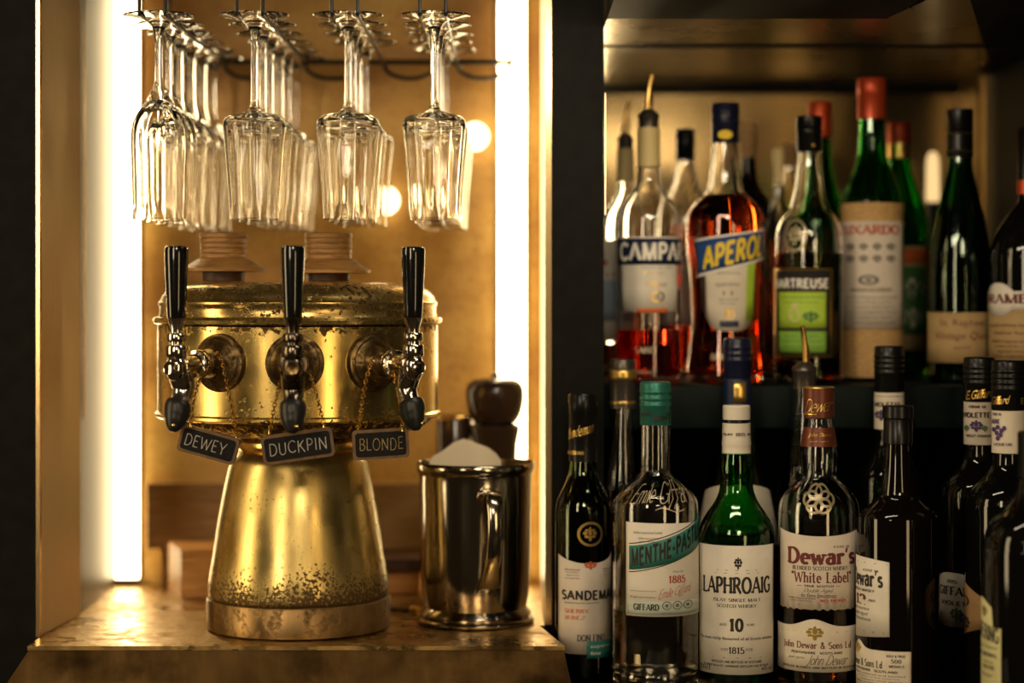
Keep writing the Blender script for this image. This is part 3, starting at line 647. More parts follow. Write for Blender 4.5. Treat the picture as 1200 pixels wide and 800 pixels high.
def sign(name_label, word, cx, cy, w, h, tilt, Y, chains, chalk, frame_dark, a, box):
    p = P(cx, cy, Y); t = thing('chalk_sign', (p.x, p.y, p.z), name_label, 'sign', 'chalk signs on the taps')
    k = Y/F; W, Hh = w*k/2, h*k/2; R = Matrix.Rotation(a, 4, 'Z') @ Matrix.Rotation(tilt, 4, 'Y')
    def rr(W, Hh, r, n=5):
        out = []
        for cx_, cy_, a0 in ((W-r, Hh-r, 0), (-W+r, Hh-r, 90), (-W+r, -Hh+r, 180), (W-r, -Hh+r, 270)):
            out += [(cx_+r*cos(radians(a0+90*i/n)), cy_+r*sin(radians(a0+90*i/n))) for i in range(n+1)]
        return out
    def plate(W, Hh, r, y0, y1):
        o = rr(W, Hh, r); n = len(o)
        v = [R @ Vector((x, y0, z)) for x, z in o]+[R @ Vector((x, y1, z)) for x, z in o]
        return MB().add(v, [tuple(range(n)), tuple(range(n, 2*n))[::-1]]+[(i, (i+1) % n, n+(i+1) % n, n+i) for i in range(n)])
    plate(W, Hh, .004, -.0025, .0025).build('frame', M['sign_wood'], t)
    bd = plate(W-.0028, Hh-.0028, .003, -.0032, -.0024).build('board', M['slate'], t)
    v, f = fit(get_text(word, 'chalk'), -W*box[0]*.92, W*box[1]*.92, -Hh*.46, Hh*.46, .05)
    MB().add([R @ Vector((q.x, -.0035, q.y)) for q in v], f).build('lettering', chalk, bd, smooth=False, fix=False)
    for pts in chains:
        mb = MB(); chain(mb, [P(x, y, Y_)-p for x, y, Y_ in pts]); c = mb.build('chain', M['brass_plain'], t)
        e = MB().lathe([(0, 0), (.0018, 0), (.0014, .0035), (0, .004)], 10, Matrix.Translation(P(pts[0][0], pts[0][1]+3, pts[0][2])-p)).build('eyelet', M['brass_plain'], t)
sign('small slate sign chalked DEWEY, tilted, hanging from the left tap', 'DEWEY', 244.5, 520.5, 71, 32, radians(15), 1.948, [[(224, 497, 1.948), (226, 475, 1.948), (231, 452, 1.951), (240, 430, 1.957)], [(277, 510, 1.948), (272, 480, 1.948), (265, 445, 1.951), (259, 420, 1.957), (251, 411, 1.962)]], M['chalk'], 0, radians(-6), (.84, .70))
sign('wide slate sign chalked DUCKPIN hanging from the dark centre tap', 'DUCKPIN', 349, 522.5, 84, 34, radians(-8), 1.938, [[(316, 505, 1.938), (320, 485, 1.940), (325, 460, 1.945), (333, 436, 1.949)], [(380, 498, 1.938), (374, 475, 1.940), (368, 452, 1.945), (361, 432, 1.949)]], M['chalk'], 0, radians(3), (.86, .88))
sign('slate sign faintly chalked BLONDE hanging from the right tap', 'BLONDE', 446, 520, 66, 35, radians(-3), 1.95, [[(420, 503, 1.95), (424, 475, 1.953), (429, 445, 1.96), (437, 418, 1.966)], [(472, 502, 1.95), (470, 480, 1.953), (466, 455, 1.96), (458, 432, 1.966)]], M['chalk_faint'], 0, radians(8), (.82, .86))

# wooden reels on the lid
def reel(cx, Y, lab, hw_top, hw_disc, yt, yd0, yd1):
    X = (cx-600)/F*Y; s = Y/F; zt = ZL+tz(330.5)+.0004
    t = thing('wooden_reel', (X, Y, zt), lab, 'reel', 'wooden reels on the tower lid')
    def z(py): return H-(py-HY)*s-zt
    MB().lathe([(0, 0), (24*s, 0), (25*s, .001), (25*s, z(yd1)-.001), (24*s, z(yd1)), (0, z(yd1))], 40).build('foot', M['wood_dark'], t)
    MB().lathe([(0, z(yd1)), (hw_disc*s, z(yd1)), ((hw_disc+.5)*s, z(yd1-4)), ((hw_disc-8)*s, z(yd0+8)), ((hw_top+4)*s, z(yd0+1)), ((hw_top+1)*s, z(yd0)), (0, z(yd0))], 48).build('disc', M['wood'], t)
    n = 5; pr = [(0, z(yd0))]
    for i in range(n):
        a = yd0-(yd0-yt)*i/n; b = yd0-(yd0-yt)*(i+1)/n; q = hw_top+i*.25
        pr += [((q-1)*s, z(a)), (q*s, z(a-1)), (q*s, z(b+1)), ((q-1)*s, z(b))]
    MB().lathe(pr+[(0, z(yt))], 48).build('drum', M['wood'], t)
reel(262, 2.10, 'round turned wooden reel on the left of the tower lid', 27, 50, 273, 303, 318)
reel(385, 2.10, 'round turned wooden reel near the middle of the tower lid', 27, 49, 273, 304, 320)

# =================================================================== steel mug and company
MY = 2.15; MX = (557-600)/F*MY; MS = MY/F
mg = thing('steel_mug', (MX, MY, ZL), 'tall polished steel mug with a curved handle beside the beer tower', 'mug')
def mz(py): return H-(py-HY)*MS-ZL
o_ = [(0, .0006), (66*MS, .0006), (68.5*MS, .002), (69*MS, .004), (67*MS, .0065), (64*MS, .0075), (64*MS, .009), (66*MS, .0105), (64*MS, .013), (60*MS, .017), (60.5*MS, .020), (62.5*MS, .03), (64.5*MS, .06), (65*MS, .10)]
o_ += [(66*MS, mz(566)), (66*MS, mz(556)), (66.5*MS, mz(553)), (68.5*MS, mz(551)), (69.5*MS, mz(546)), (69*MS, mz(542)), (67.5*MS, mz(540.5)), (66*MS, mz(542))]
o_ += [(65*MS, mz(556)), (63.5*MS, .10), (61*MS, .03), (58*MS, .022), (0, .020)]
MB().lathe(o_, 96).build('body', M['steel'], mg)
az = radians(14)   # handle points towards the viewer, a little right
def hp(r, z, w=0): return Vector((r*sin(az), -r*cos(az), z))
hd = MB()
hpts = [(64*MS, mz(578)), (78*MS, mz(571)), (93*MS, mz(575)), (101*MS, mz(590)), (102*MS, mz(615)), (96*MS, mz(640)), (84*MS, mz(662)), (74*MS, mz(676)), (64.5*MS, mz(684))]
pts, _ = crom([hp(*q) for q in hpts], [0]*len(hpts), 5)
side = Vector((cos(az), sin(az), 0)); v = []; f = []; n = len(pts)
for i, p in enumerate(pts):
    tt = (pts[min(i+1, n-1)]-pts[max(i-1, 0)]).normalized(); nn = tt.cross(side).normalized(); q = i/(n-1); wd = .0125-.0045*sin(pi*min(1, q*1.1)); th = .0035
    for k in range(16):
        a = 2*pi*k/16; v.append(p+side*(wd*cos(a))+nn*(th*sin(a)))
for i in range(n-1):
    for k in range(16): j = (k+1) % 16; f.append((i*16+k, i*16+j, (i+1)*16+j, (i+1)*16+k))
f += [tuple(range(16))[::-1], tuple(range((n-1)*16, n*16))]
hd.add(v, f).build('handle', M['steel'], mg)
# paper filter standing in the mug
fp = thing('paper_filter', (MX, MY, ZL+.021), 'pale folded paper standing in the steel mug, corner above the rim', 'paper')
v = []; f = []
out = [(-54, 541), (-50, 535), (-40, 530), (-26, 520), (-15, 516), (-10, 517), (2, 522), (14, 526), (24, 533), (30, 541)]
for k, (x, y) in enumerate(out):
    yy = .018+.012*cos(x/24)
    for d in (0, .0008): v += [(x*MS, yy+d-.0015, mz(y)-.021), (x*MS*.72, yy*.55+d, .0005)]
for k in range(len(out)-1):
    a = k*4; b = a+4; f += [(a, b, b+1, a+1), (a+2, a+3, b+3, b+2), (a, a+2, b+2, b)]
link('sheet', v, f, M['paper'], fp)
# pepper mill
PY_ = 2.31; t = thing('pepper_mill', ((580-600)/F*PY_, PY_, ZL), 'dark wooden pepper mill behind the steel mug, in front of the light strip', 'pepper mill')
s = PY_/F
def pz(py): return H-(py-HY)*s-ZL
hd = [(495, 0), (495, 24), (492, 27), (484, 31), (470, 34), (458, 34.5), (450, 32), (445, 26), (442.5, 14), (442, 0)]
MB().lathe([(h*s, pz(y)) for y, h in hd], 48).build('head', M['pepper'], t)
MB().lathe([(0, pz(442)), (4*s, pz(442)), (5*s, pz(439)), (3*s, pz(436)), (0, pz(435.5))], 20).build('knob', M['chrome'], t)
MB().lathe([(0, .0006), (31*s, .0006), (32*s, .006), (29*s, .03), (25*s, .07), (24*s, pz(560)), (26*s, pz(520)), (29*s, pz(505)), (29.5*s, pz(500)), (27*s, pz(497)), (20*s, pz(495.2)), (0, pz(495.2))], 48).build('body', M['pepper'], t)
# dark tumbler
p = P(533, 690, 2.33); t = thing('dark_tumbler', (p.x, 2.33, ZL), 'dark smoked tumbler behind the steel mug, left of the pepper mill', 'tumbler')
zt_ = H-(487-HY)*2.33/F-ZL
MB().lathe([(0, .0006), (.017, .0006), (.018, .002), (.021, zt_-.001), (.0205, zt_), (.0195, zt_), (.0168, .006), (0, .006)], 36).build('cup', M['pepper'], t)
MB().lathe([(.0213, zt_-.004), (.0218, zt_-.003), (.0218, zt_), (.0210, zt_+.0005)], 36).build('rim', M['brass_plain'], t)
# brass fitting
p = P(477, 699, 2.20); t = thing('brass_fitting', (p.x, p.y, ZL+.0055), 'small brass tube lying between the beer tower and the mug', 'fitting')
MB().tube([(-.030, .010, 0), (-.004, .0, 0), (.010, -.006, 0)], [.0035, .0038, .0042], 16, 0).build('tube', M['brass_dark'], t)
MB().tube([(.004, -.0035, 0), (.0125, -.0072, 0)], [.0052, .0052], 18, 0).build('nut', M['brass_plain'], t)
# wooden plank standing against the back panel
p0 = P(172, 650, 2.42); p1 = P(572, 566, 2.42)
o = MB().box((p0.x, 2.418, ZL+.0435), (p1.x, 2.438, p1.z), .0015).build('wooden_plank', M['plank'], smooth=False); tag(o, 'brown wooden plank running along the amber back wall behind the tower foot', 'plank')
for px in (200, 545):
    q = P(px, 600, 2.42); MB().box((q.x-.012, 2.426, ZL+.0006), (q.x+.012, 2.4375, ZL+.0432)).build('support', M['plank'], o, smooth=False)
# wooden blocks in the back
o = MB().prism([(-.374, 2.315), (-.30, 2.335), (-.315, 2.414), (-.402, 2.398)], ZL+.0006, ZL+.055).build('wooden_block', M['wood_block'], smooth=False); tag(o, 'pale wooden block on the ledge at the left back corner, beside the strip light', 'wood block')
o = MB().box((-.195, 2.35, ZL+.0006), (-.105, 2.413, ZL+.026), .001).build('wooden_block', M['wood_block'], smooth=False); tag(o, 'low wooden block between the beer tower and the mug, under a dark board', 'wood block')
o = MB().box((-.215, 2.34, ZL+.0266), (-.085, 2.415, ZL+.042), .001).build('dark_board', M['wood_dark'], smooth=False); tag(o, 'dark board lying on the low wooden block behind the tower', 'board')

# =================================================================== bottles on the upper shelf
g_up = 'bottles on the upper shelf'; g_low = 'bottles on the lower counter'
# --- red bitter
b = Bottle('liquor_bottle', 'clear bottle of red bitter with white label and blue name band, gold pour spout', 760, 2.25, Z_UP, g_up)
b.body([(196, 13.5), (212, 14), (222, 17), (232, 25), (244, 34), (256, 37.5), (270, 38), (300, 38), (380, 37.5), (430, 37.5), (440, 37.5)], M['clear'], 386, M['liq_red'])
b.sleeve('neck_wrap', 150, 195.5, 12.6, 12.8, M['cap_cream'], 1); pourer(b, 88, 130, 150, .004, 12.5)
l = b.strip('label', 731, 791, 282, 365, M['label_white']); bn = b.strip('name_band', 728.5, 796.5, 279, 310, M['navy'], off=.0006)
b.strip('band_edge', 728.5, 796.5, 277.5, 279.3, M['ink_white'], bn, off=.0006); b.strip('foot_stripe', 748, 780, 361, 366, M['ink_orange'], l, off=.0006)
b.text([('CAMPARI', 730.5, 797.2, 283, 306, 'block')], M['ink_white'], bn, .0010)
b.text([('Milano', 757, 779, 329, 336, 'sans', .4), ('bitter', 755, 778, 318, 321, 'sans'), (ring2d(20, .3), 762, 777, 341, 354, '')], M['ink_gold'], l)
b.text([('classico dal 1860', 752, 785, 312, 314.5, 'sans'), ('A', 766.5, 772.5, 344, 351, 'serif')], M['ink_grey'], l)
b.text([('SANO', 745, 768, 406, 414, 'serif'), ('MILANO', 748, 766, 434, 438, 'sans')], M['etched'], b.o, .0006)['kind'] = 'stuff'
# --- left neighbour, half behind the post
b = Bottle('liquor_bottle', 'clear bottle with blue and white label half hidden behind the black post, pour spout', 733, 2.34, Z_UP, g_up)
b.body([(213, 10), (225, 11), (238, 17), (252, 27), (264, 31.5), (280, 32), (400, 32), (430, 32)], M['clear'], 402, M['liq_pale'])
b.sleeve('neck_wrap', 174, 212, 9.3, 9.6, M['cap_cream'], 1); pourer(b, 118, 158, 176, .005, 9.5)
l = b.strip('label', 704, 740, 281, 400, M['label_white']); b.strip('lower_label', 704, 740, 328, 376, paper('pale blue label', (.32, .40, .50)), l, off=.0006)
b.text([('S', 704.5, 714, 296, 312, 'serif_bold'), (line(), 705, 728, 320, 323, '')], M['ink_red'], l)
# --- dark cap behind
b = Bottle('liquor_bottle', 'clear bottle with short black cap between the red bitter and the orange aperitif, behind', 803, 2.38, Z_UP, g_up)
b.body([(188, 10.5), (205, 12), (225, 18), (245, 27), (262, 31), (300, 31), (430, 31)], M['clear'], 300, M['liq_orange']); screw_cap(b, 151, 188, 11, M['cap_black'], 2)
b.strip('label', 780, 826, 300, 380, M['label_cream'])
# --- orange aperitif
b = Bottle('liquor_bottle', 'bottle of bright orange aperitif with slanted blue band and navy cap', 850, 2.25, Z_UP, g_up)
b.body([(167, 14.5), (185, 16), (205, 18.5), (218, 20), (228, 25), (238, 36), (248, 43), (262, 45.5), (290, 45), (330, 41), (365, 39.5), (395, 40.5), (425, 44), (440, 45)], M['clear'], 229, M['liq_orange'])
screw_cap(b, 121, 167, 16.2, M['cap_navy'], 2)
c = [o for o in b.root.children if o.name.startswith('cap')][0]
b.text([(disc2d(), 842, 858, 152, 163, '')], M['ink_yellow'], c, .0006, 16.5, 16.9*b.s)
def apl(t): return 0
b2 = b.strip('name_band', 815.5, 894, 283, 322, M['blue'], off=.0006, hw=45.5, top=lambda t: -14*t, bot=lambda t: -22*t)
b.strip('band_edge', 815, 894.3, 280.5, 283, M['ink_white'], b2, off=.00065, hw=45.5, top=lambda t: -14*t, bot=lambda t: -14*t)
b.strip('band_edge', 815, 894.3, 322, 325, M['ink_white'], b2, off=.00065, hw=45.5, top=lambda t: -22*t, bot=lambda t: -22*t)
b.text([('APEROL', 823, 891, 280, 309, 'block', .1, -.26)], M['ink_yellow'], b2, .0013, 45.5)
l = b.strip('label', 825, 885, 304, 388, M['label_cream'], hw=45, top=lambda t: 10-14*t, bot=lambda t: -18*(2*t-1)**4)
b.strip('green_edge', 876, 886, 296, 378, M['label_lime'], l, off=.0005, hw=45, bot=lambda t: -8*t)
b.text([('aperitivo', 838, 868, 330, 337, 'sans'), ('1919', 846, 860, 341, 346, 'serif')] + small_lines(840, 868, 318, 1, 5)+small_lines(842, 866, 349, 2, 5), M['ink_grey'], l, .0008, 45)
b.text([(disc2d(), 849, 862, 362, 374, '')], M['ink_gold'], l, .0008, 45); b.strip('foot_band', 843, 867, 376, 383, M['navy'], l, off=.0008, hw=45)
b.text([('BARI', 833, 848, 414, 422, 'serif')], M['etched'], b.o, .0008, 45)
# --- corks behind
b = Bottle('liquor_bottle', 'squat clear bottle with tapered cork right behind the orange aperitif', 877, 2.42, Z_UP, g_up)
b.body([(184, 8), (196, 9), (215, 12), (232, 22), (250, 31), (275, 33), (425, 33)], M['dark_glass'], solid=True)
b.part('cork', [(143, 9.8), (146, 10.8), (180, 8.6), (184, 8)], M['cork'])
b = Bottle('liquor_bottle', 'slim clear bottle with tall cream stopper left of the lime green label bottle', 912, 2.35, Z_UP, g_up)
b.body([(215, 5.5), (232, 7), (255, 14), (280, 19), (300, 19.5), (425, 19.5)], M['clear'], 330, M['liq_amber'])
b.part('stopper', [(174, 5), (176, 7), (184, 7.6), (194, 6.5), (205, 5), (215, 5.6)], M['cap_cream'])
b = Bottle('liquor_bottle', 'clear bottle with straight cork, far behind the lime green label bottle', 926, 2.53, Z_UP, g_up)
b.body([(195, 8.5), (212, 10), (230, 18), (250, 25), (280, 26), (415, 26)], M['clear'], 300, M['liq_amber'])
b.part('cork', [(168, 8.6), (170, 9.4), (190, 9.2), (195, 8.5)], M['cork'])
# --- green yellow liqueur
b = Bottle('liquor_bottle', 'bottle of dark liqueur with lime green label, gold border and black cap', 948, 2.25, Z_UP, g_up)
b.body([(178, 13), (195, 14), (212, 16.5), (232, 19.5), (246, 25), (258, 34), (272, 39), (290, 40), (330, 40), (430, 40)], M['clear'], 297, M['liq_dark'])
b.part('cap', [(136, 14), (137, 15.2), (150, 15.2), (151, 14.6), (153, 15.4), (156, 15.4), (157, 14.8), (177, 14.6), (178, 14)], M['cap_black'])
b.text([(disc2d(8), 951, 955, 168, 172, '')], M['ink_gold'], b.root.children[-1], .0006, 15, 15*b.s)
l = b.strip('label', 906, 976, 314, 419, M['ink_gold'], hw=41); inn = b.strip('black_border', 910, 972, 317, 415, M['ink'], l, off=.0005, hw=41)
b.strip('upper_panel', 909.5, 968, 342, 384, M['label_lime'], inn, off=.0008, hw=41) if False else None
up = b.strip('upper_panel', 913, 968, 342, 384, M['label_lime'], l, off=.0008, hw=41); lo = b.strip('lower_panel', 913, 968, 388, 413, M['label_green2'], l, off=.0008, hw=41)
b.text([('CHARTREUSE', 907.5, 970, 326, 338, 'block')], M['ink_white'], l, .0010, 41)
b.text(small_lines(915, 965, 346, 2, 6)+small_lines(915, 965, 392, 3, 6, seed=2)+[(blob2d(3), 940, 960, 364, 378, '')], M['ink_leaf'], l, .0012, 41)
b.text([(disc2d(16), 925, 938, 360, 377, ''), (disc2d(8), 928, 935, 354, 361, '')], M['label_yellow'], l, .0012, 41)
b.text([(ring2d(28, .16), 920, 946, 256, 295, ''), (blob2d(2), 925, 941, 262, 288, '')], M['etched_dim'], b.o, .0008, 39)
# --- red cap behind
b = Bottle('liquor_bottle', 'green bottle with red cap partly hidden behind the lime green label bottle', 961, 2.40, Z_UP, g_up)
b.body([(161, 12), (185, 14), (210, 18), (230, 24), (255, 31), (280, 33), (430, 33)], M['glass_green']); screw_cap(b, 119, 161, 14, M['cap_red'], 0); b.root.children[-1].name = 'cap'
# --- straw wrapped cherry liqueur
b = Bottle('liquor_bottle', 'green bottle in woven straw with tall red foil cap and cream label', 1021.5, 2.30, Z_UP, g_up)
b.body([(140, 15), (160, 15.5), (185, 18), (205, 25), (222, 31), (238, 34.5), (255, 35), (430, 35)], M['glass_green'])
b.part('foil_cap', [(92, 16), (93.5, 17), (110, 17.2), (111, 16.6), (112, 17.2), (139.5, 17), (140, 15.5)], M['cap_red'], 48, lambda k, a: 1+.012*cos(a*14))
def weave(k, a): return 1+.006*cos(a*60+(k % 2)*pi)
pr = []
for i in range(52):
    y = 239+i*(441-239)/51.; pr.append((y, 36.4+.25*(i % 2)+(1.0 if i in (0, 1, 2, 6) else 0)))
st = b.part('straw_sleeve', pr, M['straw'], 60, weave, closed=False)
l = b.strip('label', 984.5, 1056.5, 259, 385, M['label_pink'], off=.0012, rad=37.2*b.s, hw=37.8)
b.text([('LUXARDO', 987, 1052, 263, 275, 'serif_bold')], M['ink_red'], l, .0016, 37.8, 37.2*b.s)
it = [(blob2d(i+5), 992+(i % 4)*15, 1003+(i % 4)*15, 284+(i//4)*14, 294+(i//4)*14, '') for i in range(8)]
b.text(it+[(ring2d(20, .4), 1006, 1030, 322, 334, ''), (disc2d(10), 1014, 1022, 326, 330, ''), ('MARASCHINO', 998, 1044, 337, 342, 'block')]+small_lines(994, 1050, 346, 6, 6), M['ink_grey'], l, .0016, 37.8, 37.2*b.s)
# --- red cap right
b = Bottle('liquor_bottle', 'green bottle with red cap and gold neck band, just right behind the straw bottle', 1054, 2.40, Z_UP, g_up)
b.body([(186, 13), (200, 15), (220, 22), (240, 29), (255, 32), (280, 33), (430, 33)], M['glass_green']); screw_cap(b, 143, 168, 14.2, M['cap_red'], 0)
b.sleeve('neck_band', 168.5, 185.5, 13.2, 13.2, M['ink_gold'], .8)
l = b.strip('label', 1030, 1084, 288, 410, M['label_tan']); b.strip('picture', 1032, 1082, 312, 392, M['ink_leaf'], l, off=.0006); b.strip('red_band', 1040, 1083, 292, 308, M['ink_orange'], l, off=.0006)
b.text([(blob2d(9), 1050, 1080, 325, 350, ''), (blob2d(4), 1056, 1078, 360, 385, '')], M['label_cream'], l, .0009)
# --- small lamp behind
p = P(1093, 200, 2.60); t = thing('tube_lamp', (p.x, 2.60, Z_UP), 'small frosted tube lamp glowing behind the tall green bottle', 'lamp')
def lz(py): return H-(py-HY)*2.60/F-Z_UP
MB().lathe([(0, lz(236)), (.0085, lz(236)), (.0088, lz(230)), (.0080, lz(190)), (.0065, lz(182)), (.003, lz(178)), (0, lz(177.5))], 24).build('tube', M['lamp_tube'], t)
MB().lathe([(0, 0), (.022, 0), (.022, .006), (.010, .009), (.009, lz(237)), (0, lz(237))], 28).build('stem', M['cap_black'], t)
# --- tall green
b = Bottle('liquor_bottle', 'tall sloping green bottle with black cap and tan lower label', 1125, 2.25, Z_UP, g_up)
b.body([(185, 14), (200, 15.5), (225, 21), (250, 27), (275, 32), (300, 35.5), (330, 37), (430, 37)], M['glass_deep_green'])
b.part('cap', [(128, 14), (129.5, 15.4), (155, 15.4), (156, 16), (157.5, 16), (158.5, 15.2), (176, 15.2), (177, 16), (178.5, 16), (180, 15.2), (184.5, 15)], M['cap_black'])
c = b.root.children[-1]
for y in (156.8, 177.8): MB().lathe([(15.6*b.s, b.z(y+1)), (16.3*b.s, b.z(y)), (15.6*b.s, b.z(y-1))], 36).build('gold_ring', M['ink_gold'], c)
l = b.strip('label', 1089.5, 1161, 366, 425, M['label_tan'])
b.text([('St. Raphael', 1104, 1150, 374, 384, 'sans'), ('Vintage Quina', 1100, 1156, 389, 400, 'sans', .2), ('aperitif', 1118, 1136, 405, 410, 'sans')], M['ink_wine'], l)
# --- dark right bottle
b = Bottle('liquor_bottle', 'broad dark bottle at the right edge with white oval on tan label', 1207, 2.20, Z_UP, g_up)
b.body([(228, 13), (238, 15), (250, 24), (265, 35), (282, 43), (300, 46.5), (330, 47), (430, 47)], M['dark_glass'], solid=True)
b.part('cap', [(150, 13), (152, 14.5), (211, 14.5), (211, 14)], M['cap_black']); b.part('seal_band', [(211.2, 14), (211.5, 14.8), (227.5, 14.8), (228, 13)], M['cap_red'])
l = b.strip('label', 1160.5, 1247, 362, 424, M['label_tan']); b.strip('upper_label', 1160.5, 1247, 341, 363, M['label_white'], l, off=.0004)
ov = b.strip('oval', 1164, 1193, 351, 351, M['label_white'], l, off=.0006, top=lambda t: -20*sqrt(max(0, 1-(2*t-1)**2)), bot=lambda t: 20*sqrt(max(0, 1-(2*t-1)**2)))
b.text([('DRAMBUIE', 1160.2, 1232, 344, 356, 'serif_bold'), ('scotch whisky liqueur', 1166, 1215, 379, 384, 'sans'), ('heather honey', 1170, 1212, 388, 393, 'sans')]+small_lines(1168, 1220, 398, 4, 6), M['ink_wine'], l, .0010)

# =================================================================== bottles on the lower counter
# --- sherry
b = Bottle('wine_bottle', 'slim dark green wine bottle with curved cream label beside the brass ledge', 683, 2.085, Z_LOW, g_low)
b.body([(540, 15), (555, 17), (568, 22), (580, 28), (592, 31.5), (610, 32.4), (700, 32.4), (800, 32.4)], M['glass_olive'], 556, liq('pale sherry', (.5, .42, .12)))
b.part('foil', [(461, 16), (463, 17.2), (483, 17.2), (484, 16.6), (540, 16.4), (540, 15)], M['cap_black'])
c = b.root.children[-1]
b.text([('Sandeman', 667, 695, 498, 511, 'sans', .5, -.35), ('SANDEMAN', 666, 684, 528, 533, 'block')], M['ink_gold'], c, .0007, 17, 17*b.s)
b.text([(ring2d(24, .2), 677, 704, 611, 640, ''), (blob2d(6), 683, 698, 617, 634, '')], M['ink_gold'], b.o, .0006)
l = b.strip('label', 657, 714.6, 654, 767, M['label_pink'], top=lambda t: 0*t-10*((2*t-1)**2)+6, bot=lambda t: -1)
b.strip('teal_tab', 687, 715, 751, 771, M['teal'], l, off=.0006)
b.text([('SANDEMAN', 661, 714, 691, 703, 'block'), ('DON FINO', 677, 706, 743, 751, 'serif')]+small_lines(664, 680, 666, 4, 3.4)+small_lines(704, 713, 666, 3, 3.4)+small_lines(664, 700, 705, 1, 3), M['ink'], l, .0009)
b.text([('SHERRY', 664, 690, 713, 718, 'serif'), ('JEREZ', 664, 686, 721, 726, 'serif'), (blob2d(7), 684, 698, 657, 667, '')], M['ink_orange'], l, .0009)
b.text([('superior', 691, 712, 755, 760, 'sans'), ('fino', 691, 702, 763, 767, 'sans')], M['ink_white'], l, .0009)
# --- clear cone behind
b = Bottle('liquor_bottle', 'clear bottle with long sloping neck and grey foil, behind the mint liqueur by the post', 730, 2.13, Z_LOW, g_low)
b.body([(478, 12), (495, 13), (530, 16.5), (560, 20), (590, 21.2), (640, 21.3), (760, 21.3)], M['clear'], 573, M['liq_amber'])
b.part('foil', [(421, 14), (423, 15.2), (431, 15.2), (431.5, 15.8), (434, 16.4), (445, 16.4), (447, 15.6), (478, 15.2), (478, 13)], M['cap_grey'])
c = b.root.children[-1]; b.strip('gold_band', 714.5, 745.5, 433, 445.5, M['ink_gold'], c, rad=16.5*b.s, hw=16.6, off=.0002); b.strip('gold_line', 715, 745, 470, 474, M['ink_gold'], c, rad=15.3*b.s, hw=15.6, off=.0002)
# --- mint liqueur
b = Bottle('liquor_bottle', 'broad clear bottle with teal cap and slanted teal band on white label', 768, 2.0, Z_LOW, g_low)
b.body([(497, 17), (545, 17.6), (553, 19), (561, 25), (568, 34), (576, 43), (585, 48.5), (596, 50), (640, 50), (770, 50), (782, 48.8), (786, 49.8), (800, 50)], M['clear'], 712, M['liq_pale'])
screw_cap(b, 447, 497.5, 18.4, M['teal_cap'], 3); c = b.root.children[-1]
b.text([('menthe', 752, 764, 482, 488, 'bold', 0, -.1), ('MINT', 766, 785, 486, 493, 'bold', 0, -.25)], M['ink'], c, .0008, 18.6, 18.6*b.s)
l = b.strip('label', 737, 815.5, 612, 722, M['label_white'], n=26, top=lambda t: 2*t)
tb = b.strip('name_band', 740.5, 815.3, 640, 668, M['teal'], l, off=.0006, n=26, top=lambda t: -6*t-30*t**1.6, bot=lambda t: -4*t-26*t**1.6)
for dy in (-3.2, 30): b.strip('band_line', 740.5, 815.3, 640+dy, 640+dy+1, M['ink'], l, off=.0006, n=26, top=lambda t: -6*t-30*t**1.6, bot=lambda t: -6*t-30*t**1.6)
v, f = get_text('MENTHE-PASTILLE', 'block')
v2, f2 = fit((v, f), 0, 1, 0, 1)
v2 = [Vector((p.x, p.y*.55+.9*(p.x*.35+.65*p.x**1.8))) for p in v2]
b.text([((v2, f2), 743, 816.4, 604, 664, '')], M['ink'], tb, .0010)
b.text([('1885', 782, 799.5, 674, 683, 'serif'), ('Emile Giffard', 771, 806, 686, 700, 'script', .5, -.25)], M['ink_red'], l, .0009)
b.text([('GIFFARD', 745, 772, 707, 715, 'serif_bold')], M['ink'], l, .0009)
b.text(small_lines(745, 775, 622, 1, 5)+small_lines(750, 772, 629, 2, 4)+[('depuis', 786, 797, 668, 671, 'sans'), ('liquoriste', 742, 768, 698, 701, 'sans'), (line(), 741, 769, 692, 692.5, '')]+[(ring2d(18, .2), 775+i*11, 785+i*11, 704, 714, '') for i in range(3)]+[(disc2d(10), 778+i*11, 782+i*11, 707, 711, '') for i in range(3)]+small_lines(774, 810, 717, 1, 3), M['ink_grey'], l, .0009)
b.strip('foot_tint', 738, 815, 704, 720, paper('pale green tint', (.45, .50, .42)), l, off=.0005, n=26)
b.text([('Emile', 740, 769, 568, 590, 'script', .6, -.1), ('Giffard', 773, 813, 564, 596, 'script', .7, -.05), (arcline(), 768, 798, 594, 600, '')], M['etched'], b.o, .0008)['kind'] = 'stuff'
# --- navy capped behind
b = Bottle('liquor_bottle', 'clear cone necked bottle with navy cap directly behind the white capped green whisky', 864, 2.13, Z_LOW, g_low)
b.body([(474, 15.5), (500, 20), (530, 27), (560, 35), (590, 42), (620, 47), (650, 49), (780, 49)], M['clear'], 610, M['liq_amber'])
screw_cap(b, 396, 443, 16, M['cap_navy'], 3); b.part('collar', [(443.2, 15), (443.6, 16.6), (446, 16.9), (474, 16.4), (474.5, 15.2)], M['navy'])
b.strip('crest', 860, 874, 447, 472, M['ink_gold'], b.root.children[-1], rad=16.9*b.s, hw=17, off=.0003)
l = b.strip('neck_label', 817, 912, 568, 640, M['label_cream'], hw=49, top=lambda t: 10*(2*t-1)**2)
